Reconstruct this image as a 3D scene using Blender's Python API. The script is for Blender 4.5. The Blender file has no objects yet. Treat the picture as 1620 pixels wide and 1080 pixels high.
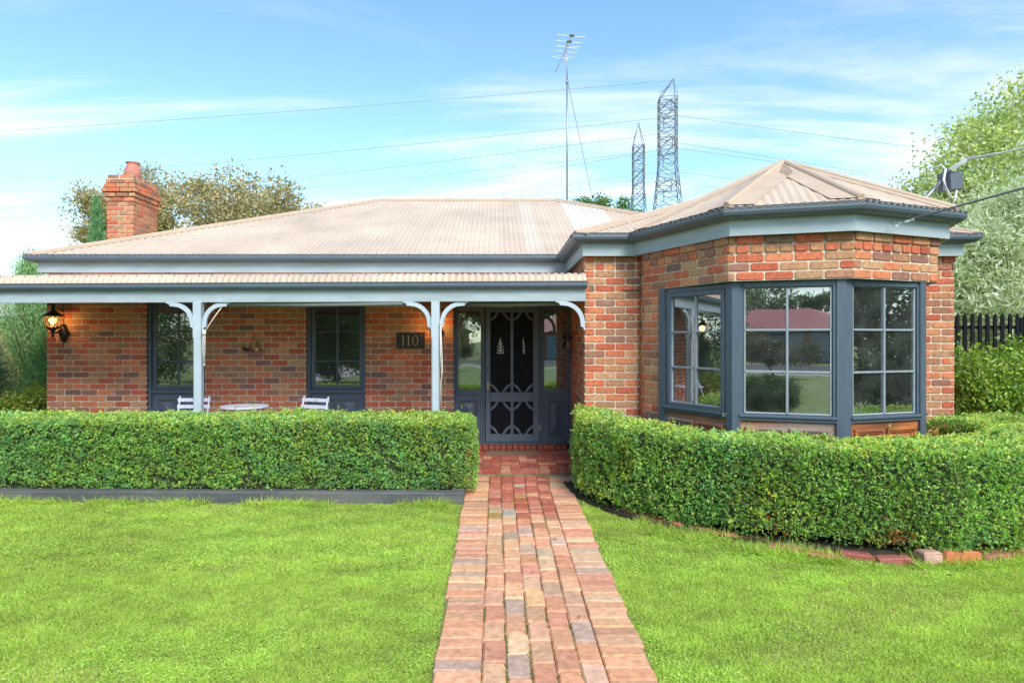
import bpy, math, random
import numpy as np
from mathutils import Vector, Matrix, noise
random.seed(7); RNG = np.random.default_rng(11)
scene = bpy.context.scene
COL = scene.collection
F = 1020.0; CX = 787.0; HY = 538.0; EYE = 1.63
R = math.radians
def px(x, y, d):            # photograph pixel -> world point at depth d (used once, to survey the place)
    return Vector(((x-CX)*d/F, d, EYE+(HY-y)*d/F))

# ------------------------------------------------------------------ materials
def new_mat(name):
    m = bpy.data.materials.new(name); m.use_nodes = True
    nt = m.node_tree; b = nt.nodes['Principled BSDF']
    return m, nt, b
def N(nt, t, **k):
    n = nt.nodes.new(t)
    for a, v in k.items(): setattr(n, a, v)
    return n
def mat(name, col, rough=.6, var=.12, scale=8, bump=0.0, bscale=60, metal=0, spec=.5, stretch=None, attr=False, col2=None, detail=4, smear=0.0):
    m, nt, b = new_mat(name)
    b.inputs['Roughness'].default_value = rough; b.inputs['Metallic'].default_value = metal
    b.inputs['Specular IOR Level'].default_value = spec
    tc = N(nt, 'ShaderNodeTexCoord'); mp = N(nt, 'ShaderNodeMapping')
    if stretch: mp.inputs['Scale'].default_value = stretch
    nt.links.new(tc.outputs['Object'], mp.inputs[0])
    nz = N(nt, 'ShaderNodeTexNoise'); nz.inputs['Scale'].default_value = scale; nz.inputs['Detail'].default_value = detail
    nz.inputs['Roughness'].default_value = .65
    nt.links.new(mp.outputs[0], nz.inputs['Vector'])
    rp = N(nt, 'ShaderNodeMapRange'); rp.inputs['From Min'].default_value = .3; rp.inputs['From Max'].default_value = .7
    rp.inputs['To Min'].default_value = 1-var; rp.inputs['To Max'].default_value = 1+var
    nt.links.new(nz.outputs['Fac'], rp.inputs['Value'])
    mul = N(nt, 'ShaderNodeVectorMath', operation='SCALE')
    if attr:
        at = N(nt, 'ShaderNodeAttribute', attribute_name='Col')
        n3 = N(nt, 'ShaderNodeTexNoise'); n3.inputs['Scale'].default_value = 13; n3.inputs['Detail'].default_value = 8; n3.inputs['Roughness'].default_value = .7
        nt.links.new(tc.outputs['Object'], n3.inputs['Vector'])
        r3 = N(nt, 'ShaderNodeMapRange'); r3.inputs['From Min'].default_value = .56; r3.inputs['From Max'].default_value = .74; r3.inputs['To Max'].default_value = smear
        nt.links.new(n3.outputs['Fac'], r3.inputs['Value'])
        m3 = N(nt, 'ShaderNodeMix', data_type='RGBA'); m3.inputs[7].default_value = (.60,.47,.35,1)
        nt.links.new(r3.outputs[0], m3.inputs[0]); nt.links.new(at.outputs['Color'], m3.inputs[6]); 
        n4 = N(nt, 'ShaderNodeTexNoise'); n4.inputs['Scale'].default_value = 1.1; n4.inputs['Detail'].default_value = 5
        nt.links.new(tc.outputs['Object'], n4.inputs['Vector'])
        r4 = N(nt, 'ShaderNodeMapRange'); r4.inputs['From Min'].default_value = .3; r4.inputs['From Max'].default_value = .7; r4.inputs['To Min'].default_value = .86; r4.inputs['To Max'].default_value = 1.12
        nt.links.new(n4.outputs['Fac'], r4.inputs['Value'])
        s4 = N(nt, 'ShaderNodeVectorMath', operation='SCALE'); nt.links.new(m3.outputs[2], s4.inputs[0]); nt.links.new(r4.outputs[0], s4.inputs['Scale'])
        nt.links.new(s4.outputs[0], mul.inputs[0])
    elif col2:
        mx = N(nt, 'ShaderNodeMix', data_type='RGBA'); mx.inputs[6].default_value = (*col, 1); mx.inputs[7].default_value = (*col2, 1)
        n2 = N(nt, 'ShaderNodeTexNoise'); n2.inputs['Scale'].default_value = scale*.35; n2.inputs['Detail'].default_value = 3
        nt.links.new(mp.outputs[0], n2.inputs['Vector'])
        r2 = N(nt, 'ShaderNodeMapRange'); r2.inputs['From Min'].default_value = .42; r2.inputs['From Max'].default_value = .6
        nt.links.new(n2.outputs['Fac'], r2.inputs['Value']); nt.links.new(r2.outputs[0], mx.inputs[0])
        nt.links.new(mx.outputs[2], mul.inputs[0])
    else: mul.inputs[0].default_value = col
    nt.links.new(rp.outputs[0], mul.inputs['Scale']); nt.links.new(mul.outputs[0], b.inputs['Base Color'])
    if bump:
        bz = N(nt, 'ShaderNodeTexNoise'); bz.inputs['Scale'].default_value = bscale; bz.inputs['Detail'].default_value = 5
        nt.links.new(mp.outputs[0], bz.inputs['Vector'])
        bp = N(nt, 'ShaderNodeBump'); bp.inputs['Strength'].default_value = bump; bp.inputs['Distance'].default_value = .01
        nt.links.new(bz.outputs['Fac'], bp.inputs['Height']); nt.links.new(bp.outputs[0], b.inputs['Normal'])
    return m
def leaf_mat(name, trans=.3, rough=.5, spec=.35, tint=(1,1,1)):
    m, nt, b = new_mat(name)
    at = N(nt, 'ShaderNodeAttribute', attribute_name='Col')
    b.inputs['Roughness'].default_value = rough; b.inputs['Specular IOR Level'].default_value = spec
    nt.links.new(at.outputs['Color'], b.inputs['Base Color'])
    tr = N(nt, 'ShaderNodeBsdfTranslucent'); mu = N(nt, 'ShaderNodeVectorMath', operation='MULTIPLY'); mu.inputs[1].default_value = (1.3, 1.35, .7)
    nt.links.new(at.outputs['Color'], mu.inputs[0]); nt.links.new(mu.outputs[0], tr.inputs[0])
    mx = N(nt, 'ShaderNodeMixShader'); mx.inputs[0].default_value = trans
    nt.links.new(b.outputs[0], mx.inputs[1]); nt.links.new(tr.outputs[0], mx.inputs[2])
    nt.links.new(mx.outputs[0], nt.nodes['Material Output'].inputs[0])
    return m
def glass_mat(name, refl=.4, tint=.5, rcol=(.95,.97,1), wav=.02):
    m, nt, b = new_mat(name); nt.nodes.remove(b)
    g = N(nt, 'ShaderNodeBsdfGlossy'); g.inputs['Roughness'].default_value = .012; g.inputs['Color'].default_value = (*rcol, 1)
    t = N(nt, 'ShaderNodeBsdfTransparent'); t.inputs['Color'].default_value = (tint, tint, tint*1.04, 1)
    fr = N(nt, 'ShaderNodeLayerWeight'); fr.inputs['Blend'].default_value = .35
    rg = N(nt, 'ShaderNodeMapRange'); rg.inputs['To Min'].default_value = refl; rg.inputs['To Max'].default_value = .95
    nt.links.new(fr.outputs['Fresnel'], rg.inputs['Value'])
    nz = N(nt, 'ShaderNodeTexNoise'); nz.inputs['Scale'].default_value = 2.2; tc = N(nt, 'ShaderNodeTexCoord')
    nt.links.new(tc.outputs['Object'], nz.inputs['Vector'])
    bp = N(nt, 'ShaderNodeBump'); bp.inputs['Strength'].default_value = wav; bp.inputs['Distance'].default_value = .05
    nt.links.new(nz.outputs['Fac'], bp.inputs['Height']); nt.links.new(bp.outputs[0], g.inputs['Normal'])
    mx = N(nt, 'ShaderNodeMixShader')
    nt.links.new(rg.outputs[0], mx.inputs[0]); nt.links.new(t.outputs[0], mx.inputs[1]); nt.links.new(g.outputs[0], mx.inputs[2])
    df = N(nt, 'ShaderNodeBsdfDiffuse'); df.inputs['Color'].default_value = (.5,.52,.5,1)
    nd = N(nt, 'ShaderNodeTexNoise'); nd.inputs['Scale'].default_value = 5; nd.inputs['Detail'].default_value = 6; nt.links.new(tc.outputs['Object'], nd.inputs['Vector'])
    rd = N(nt, 'ShaderNodeMapRange'); rd.inputs['From Min'].default_value = .35; rd.inputs['From Max'].default_value = .8; rd.inputs['To Min'].default_value = .015; rd.inputs['To Max'].default_value = .09
    nt.links.new(nd.outputs['Fac'], rd.inputs['Value'])
    m2 = N(nt, 'ShaderNodeMixShader'); nt.links.new(rd.outputs[0], m2.inputs[0]); nt.links.new(mx.outputs[0], m2.inputs[1]); nt.links.new(df.outputs[0], m2.inputs[2])
    nt.links.new(m2.outputs[0], nt.nodes['Material Output'].inputs[0])
    return m
def emit_mat(name, col, s):
    m, nt, b = new_mat(name)
    b.inputs['Base Color'].default_value = (*col, 1); b.inputs['Emission Color'].default_value = (*col, 1); b.inputs['Emission Strength'].default_value = s
    return m
M = {}
M['brick'] = mat('brick', (1,1,1), .85, .34, 34, .7, 110, spec=.2, attr=True, detail=6, smear=.32)
M['paver'] = mat('paver', (1,1,1), .85, .26, 22, .5, 70, spec=.2, attr=True, detail=6, smear=.35)
M['mortar'] = mat('mortar', (.64,.56,.44), .95, .15, 18, .5, 90, spec=.1)
M['roof'] = mat('roof', (1,1,1), .5, .055, 2.2, 0, attr=True, stretch=(7, .5, .5), spec=.3)
M['cap'] = mat('cap', (.52,.39,.285), .5, .08, 4, spec=.35)
M['hole'] = mat('screw_metal', (.06,.05,.05), .5)
M['gutter'] = mat('gutter_paint', (.105,.135,.172), .38, .12, 5, stretch=(1,1,5))
M['fascia'] = mat('fascia_paint', (.385,.445,.49), .5, .10, 4, .08, 40, col2=(.34,.40,.43), stretch=(1,1,4))
M['post'] = mat('post_paint', (.44,.505,.565), .45, .05, 6, .05, 40)
M['slate'] = mat('slate_paint', (.095,.122,.16), .42, .14, 12, .12, 90, stretch=(3,3,.5))
M['slate_light'] = mat('slate_light_paint', (.085,.115,.15), .42, .14, 12, .12, 90, stretch=(3,3,.5))
M['door'] = mat('door_paint', (.085,.108,.145), .45, .12, 10, .08, 90)
M['mesh'] = mat('fly_screen', (.006,.007,.009), .6, .4, 6, spec=.15)
M['wood_grey'] = mat('weathered_wood', (.34,.25,.20), .8, .35, 6, .6, 50, stretch=(.6,.6,9), col2=(.42,.16,.065))
M['wood_red'] = mat('stained_wood', (.48,.155,.045), .55, .35, 6, .4, 50, stretch=(.6,.6,9), col2=(.22,.075,.03))
M['white'] = mat('white_paint', (.72,.74,.76), .5, .05, 8)
M['bar'] = mat('bar_paint', (.26,.30,.34), .45, .15, 20)
M['chair'] = mat('chair_paint', (.60,.62,.72), .4, .05, 8)
M['glass'] = glass_mat('glass', .40, .5, wav=.012)
M['glass_dark'] = glass_mat('glass_dark', .30, .35)
M['glass_side'] = glass_mat('glass_side', .34, .35, (.86,.97,.98))
M['curtain'] = mat('curtain', (.62,.64,.63), .9, .12, 6, stretch=(14,14,.3))
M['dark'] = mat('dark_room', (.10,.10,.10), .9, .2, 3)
M['terra'] = mat('terracotta', (.50,.19,.14), .75, .15, 9, .2, 50)
M['black'] = mat('black_iron', (.014,.014,.017), .35, .3, 30, .2, 80)
M['galv'] = mat('galvanised', (.36,.38,.40), .4, .1, 12, metal=.7)
M['steel'] = mat('pylon_steel', (.15,.16,.165), .6, .2, .2, metal=.2)
M['wire'] = mat('wire', (.13,.14,.16), .6, .1, 1)
M['white_wire'] = mat('white_wire', (.66,.67,.68), .6, .06, 9)
M['rope'] = mat('rope', (.68,.65,.58), .8, .1, 50)
M['brass'] = mat('brass', (.62,.40,.20), .3, .15, 30, metal=.8)
M['gold'] = mat('gold_numerals', (.62,.47,.20), .35, .05, 30, metal=.3)
M['plate'] = mat('slate_plate', (.022,.024,.03), .55, .2, 20)
M['amber'] = emit_mat('amber_bulb', (1.0, .62, .22), 1.8)
M['globe'] = glass_mat('lantern_glass', .12, .93, (1,.93,.8))
M['kerb'] = mat('charcoal_sleeper', (.085,.088,.095), .7, .25, 7, .3, 40, stretch=(.5,3,3), col2=(.13,.125,.12))
M['soil'] = mat('soil', (.045,.035,.022), .95, .3, 12, .6, 30)
M['fence'] = mat('fence_paint', (.008,.009,.012), .75, .2, 20, spec=.2)
M['putty'] = mat('putty', (.42,.45,.47), .6, .2, 20)
M['joint'] = mat('sand_joint', (.27,.21,.14), .95, .3, 14, .5, 60, col2=(.16,.17,.07))
M['mat'] = mat('coir', (.20,.125,.075), .95, .2, 40, .5, 200)
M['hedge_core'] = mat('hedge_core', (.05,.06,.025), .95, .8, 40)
M['bark'] = mat('bark', (.16,.125,.095), .9, .3, 9, .6, 30, stretch=(3,3,.6))
M['bark_pale'] = mat('bark_pale', (.36,.32,.27), .9, .25, 9, .4, 30, stretch=(3,3,.6))
M['leaf'] = leaf_mat('leaf', .28, .42, .5)
M['box_leaf'] = leaf_mat('box_leaf', .34, .38, .5)
M['needle'] = leaf_mat('needle', .2, .6, .2)
M['blade'] = leaf_mat('blade', .45, .55, .25)
M['red_roof'] = mat('red_roof_tiles', (.42,.11,.10), .7, .12, 2)
M['garage'] = mat('garage_door', (.20,.25,.31), .5, .05, 3)
M['far_brick'] = mat('far_brick', (.33,.14,.09), .9, .25, 14)
M['asphalt'] = mat('asphalt', (.055,.056,.06), .9, .2, 6, .3, 60)
M['concrete'] = mat('concrete', (.42,.40,.37), .9, .12, 3, .2, 50)
M['blind'] = mat('blind', (.21,.225,.20), .8, .15, 20, stretch=(.2,6,6))
M['plastic'] = mat('grey_plastic', (.095,.115,.145), .45, .1, 20)
# lawn ground
gm = mat('lawn_ground', (.15,.23,.04), .95, .5, 9, .8, 90, col2=(.21,.24,.07), detail=12)

# ------------------------------------------------------------------ builders
class MB:
    def __init__(s): s.v=[]; s.f=[]; s.c=[]; s.m=[]; s.T=None; s.col=None; s.mi=0
    def add(s, vs, fs, col=None, mi=None):
        o = len(s.v)
        for p in vs:
            p = Vector(p)
            s.v.append(s.T @ p if s.T else p)
        c = col or s.col or (1,1,1)
        s.c += [c]*len(vs)
        for f in fs: s.f.append(tuple(i+o for i in f)); s.m.append(s.mi if mi is None else mi)
        return s
    def box(s, x0,x1,y0,y1,z0,z1, **k):
        return s.add([(x0,y0,z0),(x1,y0,z0),(x1,y1,z0),(x0,y1,z0),(x0,y0,z1),(x1,y0,z1),(x1,y1,z1),(x0,y1,z1)],
            [(0,3,2,1),(4,5,6,7),(0,1,5,4),(1,2,6,5),(2,3,7,6),(3,0,4,7)], **k)
    def bbox(s, x0,x1,y0,y1,z0,z1, b=.004, **k):      # box with chamfered front (y0) edges
        vs = [(x0,y0+b,z0),(x1,y0+b,z0),(x1,y0+b,z1),(x0,y0+b,z1),(x0+b,y0,z0+b),(x1-b,y0,z0+b),(x1-b,y0,z1-b),(x0+b,y0,z1-b),
              (x0,y1,z0),(x1,y1,z0),(x1,y1,z1),(x0,y1,z1)]
        return s.add(vs, [(4,5,6,7),(0,1,5,4),(1,2,6,5),(2,3,7,6),(3,0,4,7),(8,9,1,0),(9,10,2,1),(10,11,3,2),(11,8,0,3),(11,10,9,8)], **k)
    def prism(s, poly, y0, y1, **k):                   # poly in x,z extruded along y
        n = len(poly)
        vs = [(x,y0,z) for x,z in poly]+[(x,y1,z) for x,z in poly]
        fs = [tuple(range(n)), tuple(range(2*n-1,n-1,-1))]+[(i,(i+1)%n+n,(i+1)%n) if False else (i,i+n,(i+1)%n+n,(i+1)%n) for i in range(n)]
        return s.add(vs, fs, **k)
    def slab(s, poly, z0, z1, **k):                    # poly in x,y extruded along z
        n = len(poly)
        vs = [(x,y,z0) for x,y in poly]+[(x,y,z1) for x,y in poly]
        return s.add(vs, [tuple(range(n-1,-1,-1)), tuple(range(n,2*n))]+[(i,(i+1)%n,(i+1)%n+n,i+n) for i in range(n)], **k)
    def tube(s, pts, r, n=6, caps=True, **k):
        pts = [Vector(p) for p in pts]; L = len(pts)
        rs = r if isinstance(r,(list,tuple)) else [r]*L
        vs=[]; up=None
        for i,p in enumerate(pts):
            t = (pts[min(i+1,L-1)]-pts[max(i-1,0)])
            if t.length<1e-9: t=Vector((0,0,1))
            t.normalize()
            if up is None:
                up = Vector((0,0,1)) if abs(t.z)<.9 else Vector((0,1,0))
            a = t.cross(up)
            if a.length<1e-4: a=t.cross(Vector((1,0,0)))
            a.normalize(); b = t.cross(a); up=-b if False else up
            for j in range(n):
                w = 2*math.pi*(j+.5)/n
                vs.append(p+(a*math.cos(w)+b*math.sin(w))*rs[i])
        fs=[(i*n+j,i*n+(j+1)%n,(i+1)*n+(j+1)%n,(i+1)*n+j) for i in range(L-1) for j in range(n)]
        if caps: fs += [tuple(range(n-1,-1,-1)), tuple(range((L-1)*n,L*n))]
        return s.add(vs, fs, **k)
    def lathe(s, prof, c, n=20, sx=1, **k):
        c=Vector(c); vs=[c+Vector((r*math.cos(2*math.pi*j/n)*sx, r*math.sin(2*math.pi*j/n), z)) for r,z in prof for j in range(n)]
        L=len(prof)
        fs=[(i*n+j,i*n+(j+1)%n,(i+1)*n+(j+1)%n,(i+1)*n+j) for i in range(L-1) for j in range(n)]
        fs += [tuple(range(n-1,-1,-1)), tuple(range((L-1)*n,L*n))]
        return s.add(vs, fs, **k)
    def build(s, name, m, parent=None, smooth=False, origin=None):
        off = Vector(parent['_off']) if parent is not None else Vector(origin or (0,0,0))
        me = bpy.data.meshes.new(name)
        me.from_pydata([tuple(p-off) for p in s.v], [], s.f)
        ms = m if isinstance(m,(list,tuple)) else [m]
        for q in ms: me.materials.append(q)
        if len(ms)>1: me.polygons.foreach_set('material_index', s.m)
        ca = me.color_attributes.new('Col','FLOAT_COLOR','POINT')
        ca.data.foreach_set('color', np.c_[np.array(s.c, dtype=np.float32).reshape(-1,3), np.ones(len(s.c))].astype(np.float32).ravel())
        if smooth: me.polygons.foreach_set('use_smooth',[True]*len(me.polygons))
        me.update()
        return link(name, me, parent, off)
def link(name, me, parent, off):
    o = bpy.data.objects.new(name, me); COL.objects.link(o)
    if parent is not None: o.parent = parent
    else: o.location = off
    o['_off'] = tuple(off)
    return o
def thing(name, loc, label, cat, group=None):
    o = bpy.data.objects.new(name, None); COL.objects.link(o); o.location = loc; o.empty_display_size=.1
    o['_off'] = tuple(loc)
    return tag(o, label, cat, group)
def tag(o, label=None, cat=None, group=None, kind=None):
    if label: o['label']=label
    if cat: o['category']=cat
    if group: o['group']=group
    if kind: o['kind']=kind
    return o
def copy_tree(o, parent=None):
    c=o.copy(); COL.objects.link(c)
    if parent is not None: c.parent=parent
    for ch in [x for x in ALL_CHILDREN(o)]: copy_tree(ch, c)
    return c
def ALL_CHILDREN(o): return [x for x in bpy.data.objects if x.parent==o]
def frame2(P0, P1, z=0):     # local x along P0->P1, local -y outwards (towards the viewer), z up
    P0=Vector((P0[0],P0[1],z)); u=(Vector((P1[0],P1[1],z))-P0); L=u.length; u.normalize()
    yv = Vector((-u.y, u.x, 0))
    return Matrix(((u.x,yv.x,0,P0.x),(u.y,yv.y,0,P0.y),(0,0,1,z),(0,0,0,1))), L
def sweep(mb, prof, path):   # prof (out, z) closed; path 2D; out = right-hand side of travel
    P=[Vector((p[0],p[1])) for p in path]; n=len(P); k=len(prof); vs=[]
    for i in range(n):
        ds=[]
        if i>0: ds.append((P[i]-P[i-1]).normalized())
        if i<n-1: ds.append((P[i+1]-P[i]).normalized())
        ns=[Vector((d.y,-d.x)) for d in ds]
        m = ns[0] if len(ns)==1 else (ns[0]+ns[1])/(1+ns[0].dot(ns[1]))
        for o,z in prof: vs.append((P[i].x+m.x*o, P[i].y+m.y*o, z))
    fs=[(i*k+j,(i+1)*k+j,(i+1)*k+(j+1)%k,i*k+(j+1)%k) for i in range(n-1) for j in range(k)]
    fs += [tuple(range(k)), tuple(range(n*k-1,(n-1)*k-1,-1))]
    mb.add(vs, fs)

# ---- bricks
PAL = [((.60,.165,.085),5),((.53,.135,.075),4),((.64,.22,.11),5),((.58,.26,.13),4),((.47,.235,.13),3.8),((.40,.185,.115),3),((.32,.155,.115),2.2),((.52,.29,.16),2.8),((.24,.14,.115),.5)]
def brick_col(rnd=random):
    t=sum(w for _,w in PAL); r=rnd.random()*t
    for c,w in PAL:
        r-=w
        if r<0: break
    j=rnd.uniform(.88,1.12); return (c[0]*j*rnd.uniform(.96,1.04), c[1]*j, c[2]*j)
def one_brick(mb, x0,x1,z0,z1,out=0,depth=.05,col=None,r=.013,b=.006):
    r=min(r,(x1-x0)*.3); b=min(b,(x1-x0)*.2)
    jit=random.uniform(-.0025,.0025); y=-out+jit
    def oc(i):
        return [(x0+i+r,z0+i),(x1-i-r,z0+i),(x1-i,z0+i+r),(x1-i,z1-i-r),(x1-i-r,z1-i),(x0+i+r,z1-i),(x0+i,z1-i-r),(x0+i,z0+i+r)]
    w=[random.uniform(-.0018,.0018) for _ in range(8)]
    vs=[(x+w[i],y,z+w[(i+3)%8]) for i,(x,z) in enumerate(oc(b))]+[(x,y+b,z) for x,z in oc(0)]+[(x,y+depth,z) for x,z in oc(0)]
    fs=[tuple(range(8))]+[(i+8,(i+1)%8+8,(i+1)%8,i) for i in range(8)]+[(i+16,(i+1)%8+16,(i+1)%8+8,i+8) for i in range(8)]
    mb.add(vs, fs, col=col or brick_col())
CP=.0835; LP=.235; JT=.0115
def brick_face(mb, P0, P1, z0, z1, openings=(), phase=0, ztop=None, headers=(), out=None, course0=0, LP=LP):
    T,L = frame2(P0,P1); mb.T=T; zb=z0; k=0; n=int(round((z1-z0)/CP)); 
    for k in range(n):
        a=z1-(n-k)*CP; b=a+CP; 
        mid=(a+b)/2; segs=[(0,L)]
        for (u0,u1,q0,q1) in openings:
            if q0<mid<q1:
                ns=[]
                for (s0,s1) in segs:
                    if u1<=s0 or u0>=s1: ns.append((s0,s1)); continue
                    if u0>s0: ns.append((s0,u0))
                    if u1<s1: ns.append((u1,s1))
                segs=ns
        top=n-1-k
        hd = top in headers
        lp = LP/2 if hd else LP
        ph = (phase + (0 if (k+course0)%2 else LP/2))%lp if not hd else phase%lp
        o = (out or {}).get(top,0)
        for (s0,s1) in segs:
            u=s0-((s0-ph)%lp)
            while u<s1-.004:
                x0=max(u,s0); x1=min(u+lp,s1)
                e0=JT/2 if x0>s0+1e-6 else 0; e1=JT/2 if x1<s1-1e-6 else 0
                if x1-x0>.035: one_brick(mb, x0+e0, x1-e1, a+JT/2, b-JT/2, o)
                elif x1-x0>.012: one_brick(mb, x0+e0*.5, x1-e1*.5, a+JT/2, b-JT/2, o-.001)
                u+=lp
    mb.T=None
def mortar_face(mb, P0, P1, z0, z1, openings=(), rec=.009, th=.1, e0=0, e1=0):
    T,L=frame2(P0,P1); mb.T=T
    us=sorted({e0,L-e1}|{u for o in openings for u in o[:2]}); zs=sorted({z0,z1}|{z for o in openings for z in o[2:]})
    for i in range(len(us)-1):
        for j in range(len(zs)-1):
            um=(us[i]+us[i+1])/2; zm=(zs[j]+zs[j+1])/2
            if any(o[0]<um<o[1] and o[2]<zm<o[3] for o in openings): continue
            mb.box(us[i],us[i+1],rec,th,zs[j],zs[j+1])
    mb.T=None

# ------------------------------------------------------------------ house geometry data
Z_G=2.83; TP=.4
MAIN_Y=9.15; WING_Y=7.42; WX=1.005
gut=[(-6.64,17.4),(-6.64,9.0),(.84,9.0),(.84,7.2),(1.46,7.2),(2.04,5.83),(3.138,5.49),(4.38,6.0),(4.85,7.2),(5.43,7.2),(5.43,17.4)]
house = thing('brick_house',(0,9.15,0),'single storey red brick house with beige corrugated roof, verandah and octagonal bay window','house')
# --- walls
bw=MB(); mo=MB()
WZ=2.6
win1=(-4.985,-4.155); win2=(-2.715,-1.875); doorx=(-.625,1.06)
XL=-6.40
ops=[(win1[0]-XL,win1[1]-XL,.0,2.25),(win2[0]-XL,win2[1]-XL,0,2.25),(doorx[0]-XL,doorx[1]-XL,0,2.25)]
brick_face(bw,(XL,MAIN_Y),(1.05,MAIN_Y),.09,WZ,ops,phase=.02)
mortar_face(mo,(XL,MAIN_Y),(1.05,MAIN_Y),-.05,WZ,ops)
# window reveals (brick ends)
for (xa,side) in ((win1[0],1),(win1[1],-1),(win2[0],1),(win2[1],-1),(doorx[0],1)):
    if side==1: brick_face(bw,(xa,MAIN_Y+.11),(xa,MAIN_Y+.004),.09,2.26,phase=.0) if False else None
# left return wall
brick_face(bw,(XL,MAIN_Y+7.9),(XL,MAIN_Y),.09,WZ,phase=.1,course0=1); mortar_face(mo,(XL,MAIN_Y+7.9),(XL,MAIN_Y),-.05,WZ,e1=.012)
# wing west return
brick_face(bw,(1.045,MAIN_Y),(WX,WING_Y),.01,WZ,phase=.06,course0=1); mortar_face(mo,(1.045,MAIN_Y),(WX,WING_Y),-.05,WZ,e1=.012)
# wing front left of bay
o2={0:.014,1:.0}
brick_face(bw,(WX,WING_Y),(1.64,WING_Y),.01,WZ,phase=.0,headers=(1,)); mortar_face(mo,(WX,WING_Y),(1.64,WING_Y),-.05,WZ)
brick_face(bw,(1.64,WING_Y),(1.64,7.22),.01,WZ,phase=.0,course0=1); mortar_face(mo,(1.64,WING_Y),(1.64,7.22),-.05,WZ,e1=.012)
# bay: lintel ring and piers
BL=[(1.64,7.22),(2.16,6.02),(3.17,5.72),(4.19,6.13),(4.66,7.22)]
WW=[(1.765,6.95),(2.22,6.09),(3.12,5.79),(4.04,6.10),(4.52,6.97)]
LZ=2.18
oo={4:0,3:0,2:0,1:.012,0:.02}
for i in range(4):
    T,L=frame2(BL[i],BL[i+1])
    op=[]
    pierw=.27
    if i==0: op=[(pierw,L+.2,0,LZ)]
    elif i==3: op=[(-.2,L-pierw,0,LZ)]
    else: op=[(-.2,L+.2,0,LZ)]
    zt = LZ+5*CP
    brick_face(bw,BL[i],BL[i+1],.01,zt,op,phase=(.0,.06,.1,.03)[i],headers=(1,), out={0:.02,1:.010}, course0=i%2, LP=.25)
    mortar_face(mo,BL[i],BL[i+1],LZ-.0,zt,(),th=.06)
    if i==0:
        T,L=frame2(BL[0],BL[1]); mo.T=T; mo.box(0,pierw-.005,.009,.1,-.05,LZ-.001); mo.T=None
    if i==3:
        mo.T=T; mo.box(L-pierw+.005,L,.009,.1,-.05,LZ-.001); mo.T=None
# NOTE headers row index counts from the top course
brick_face(bw,(4.66,7.22),(4.66,WING_Y),.01,WZ,course0=1); mortar_face(mo,(4.66,7.22),(4.66,WING_Y),-.05,WZ)
brick_face(bw,(4.66,WING_Y),(5.26,WING_Y),.01,WZ,phase=.1,out={0:.02,1:.01}); mortar_face(mo,(4.66,WING_Y),(5.26,WING_Y),-.05,WZ)
brick_face(bw,(5.26,WING_Y),(5.26,MAIN_Y+7.9),.01,WZ,phase=.1,course0=1); mortar_face(mo,(5.26,WING_Y),(5.26,MAIN_Y+7.9),-.05,WZ,e0=.012)
mo.box(XL,5.25,MAIN_Y+7.85,MAIN_Y+7.95,-.05,WZ)
wall=bw.build('brick_wall',M['brick'],house)
mo.build('mortar',M['mortar'],wall)
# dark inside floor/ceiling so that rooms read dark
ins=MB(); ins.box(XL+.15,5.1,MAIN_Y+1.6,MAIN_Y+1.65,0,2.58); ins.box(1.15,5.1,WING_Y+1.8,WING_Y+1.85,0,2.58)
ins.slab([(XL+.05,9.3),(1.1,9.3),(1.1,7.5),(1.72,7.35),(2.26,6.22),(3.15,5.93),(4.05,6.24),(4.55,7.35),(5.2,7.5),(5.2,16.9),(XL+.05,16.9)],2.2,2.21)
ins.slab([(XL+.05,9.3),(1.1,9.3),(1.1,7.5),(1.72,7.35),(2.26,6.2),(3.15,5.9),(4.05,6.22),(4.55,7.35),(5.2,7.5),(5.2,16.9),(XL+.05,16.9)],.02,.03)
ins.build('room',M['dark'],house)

# --- gutters and fascia
g=MB(); sweep(g,[(0,Z_G),(-.012,Z_G+.003),(-.012,Z_G-.012),(-.004,Z_G-.02),(-.002,Z_G-.045),(-.014,Z_G-.07),(-.045,Z_G-.092),(-.06,Z_G-.098),(-.128,Z_G-.098),(-.128,Z_G-.085),(-.05,Z_G-.08),(-.02,Z_G-.05)][::-1],gut)
g.build('gutter',M['gutter'],house,smooth=False)
fz0=2.587
g=MB(); sweep(g,[(-.13,fz0),(-.13,Z_G-.03),(-.155,Z_G-.03),(-.155,fz0)][::-1],gut)
g.build('fascia',M['fascia'],house)
g=MB(); sweep(g,[(-.157,fz0+.012),(-.157,fz0+.02),(-.36,fz0+.02),(-.36,fz0+.012)][::-1],gut)
g.build('soffit',M['fascia'],house)

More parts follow.
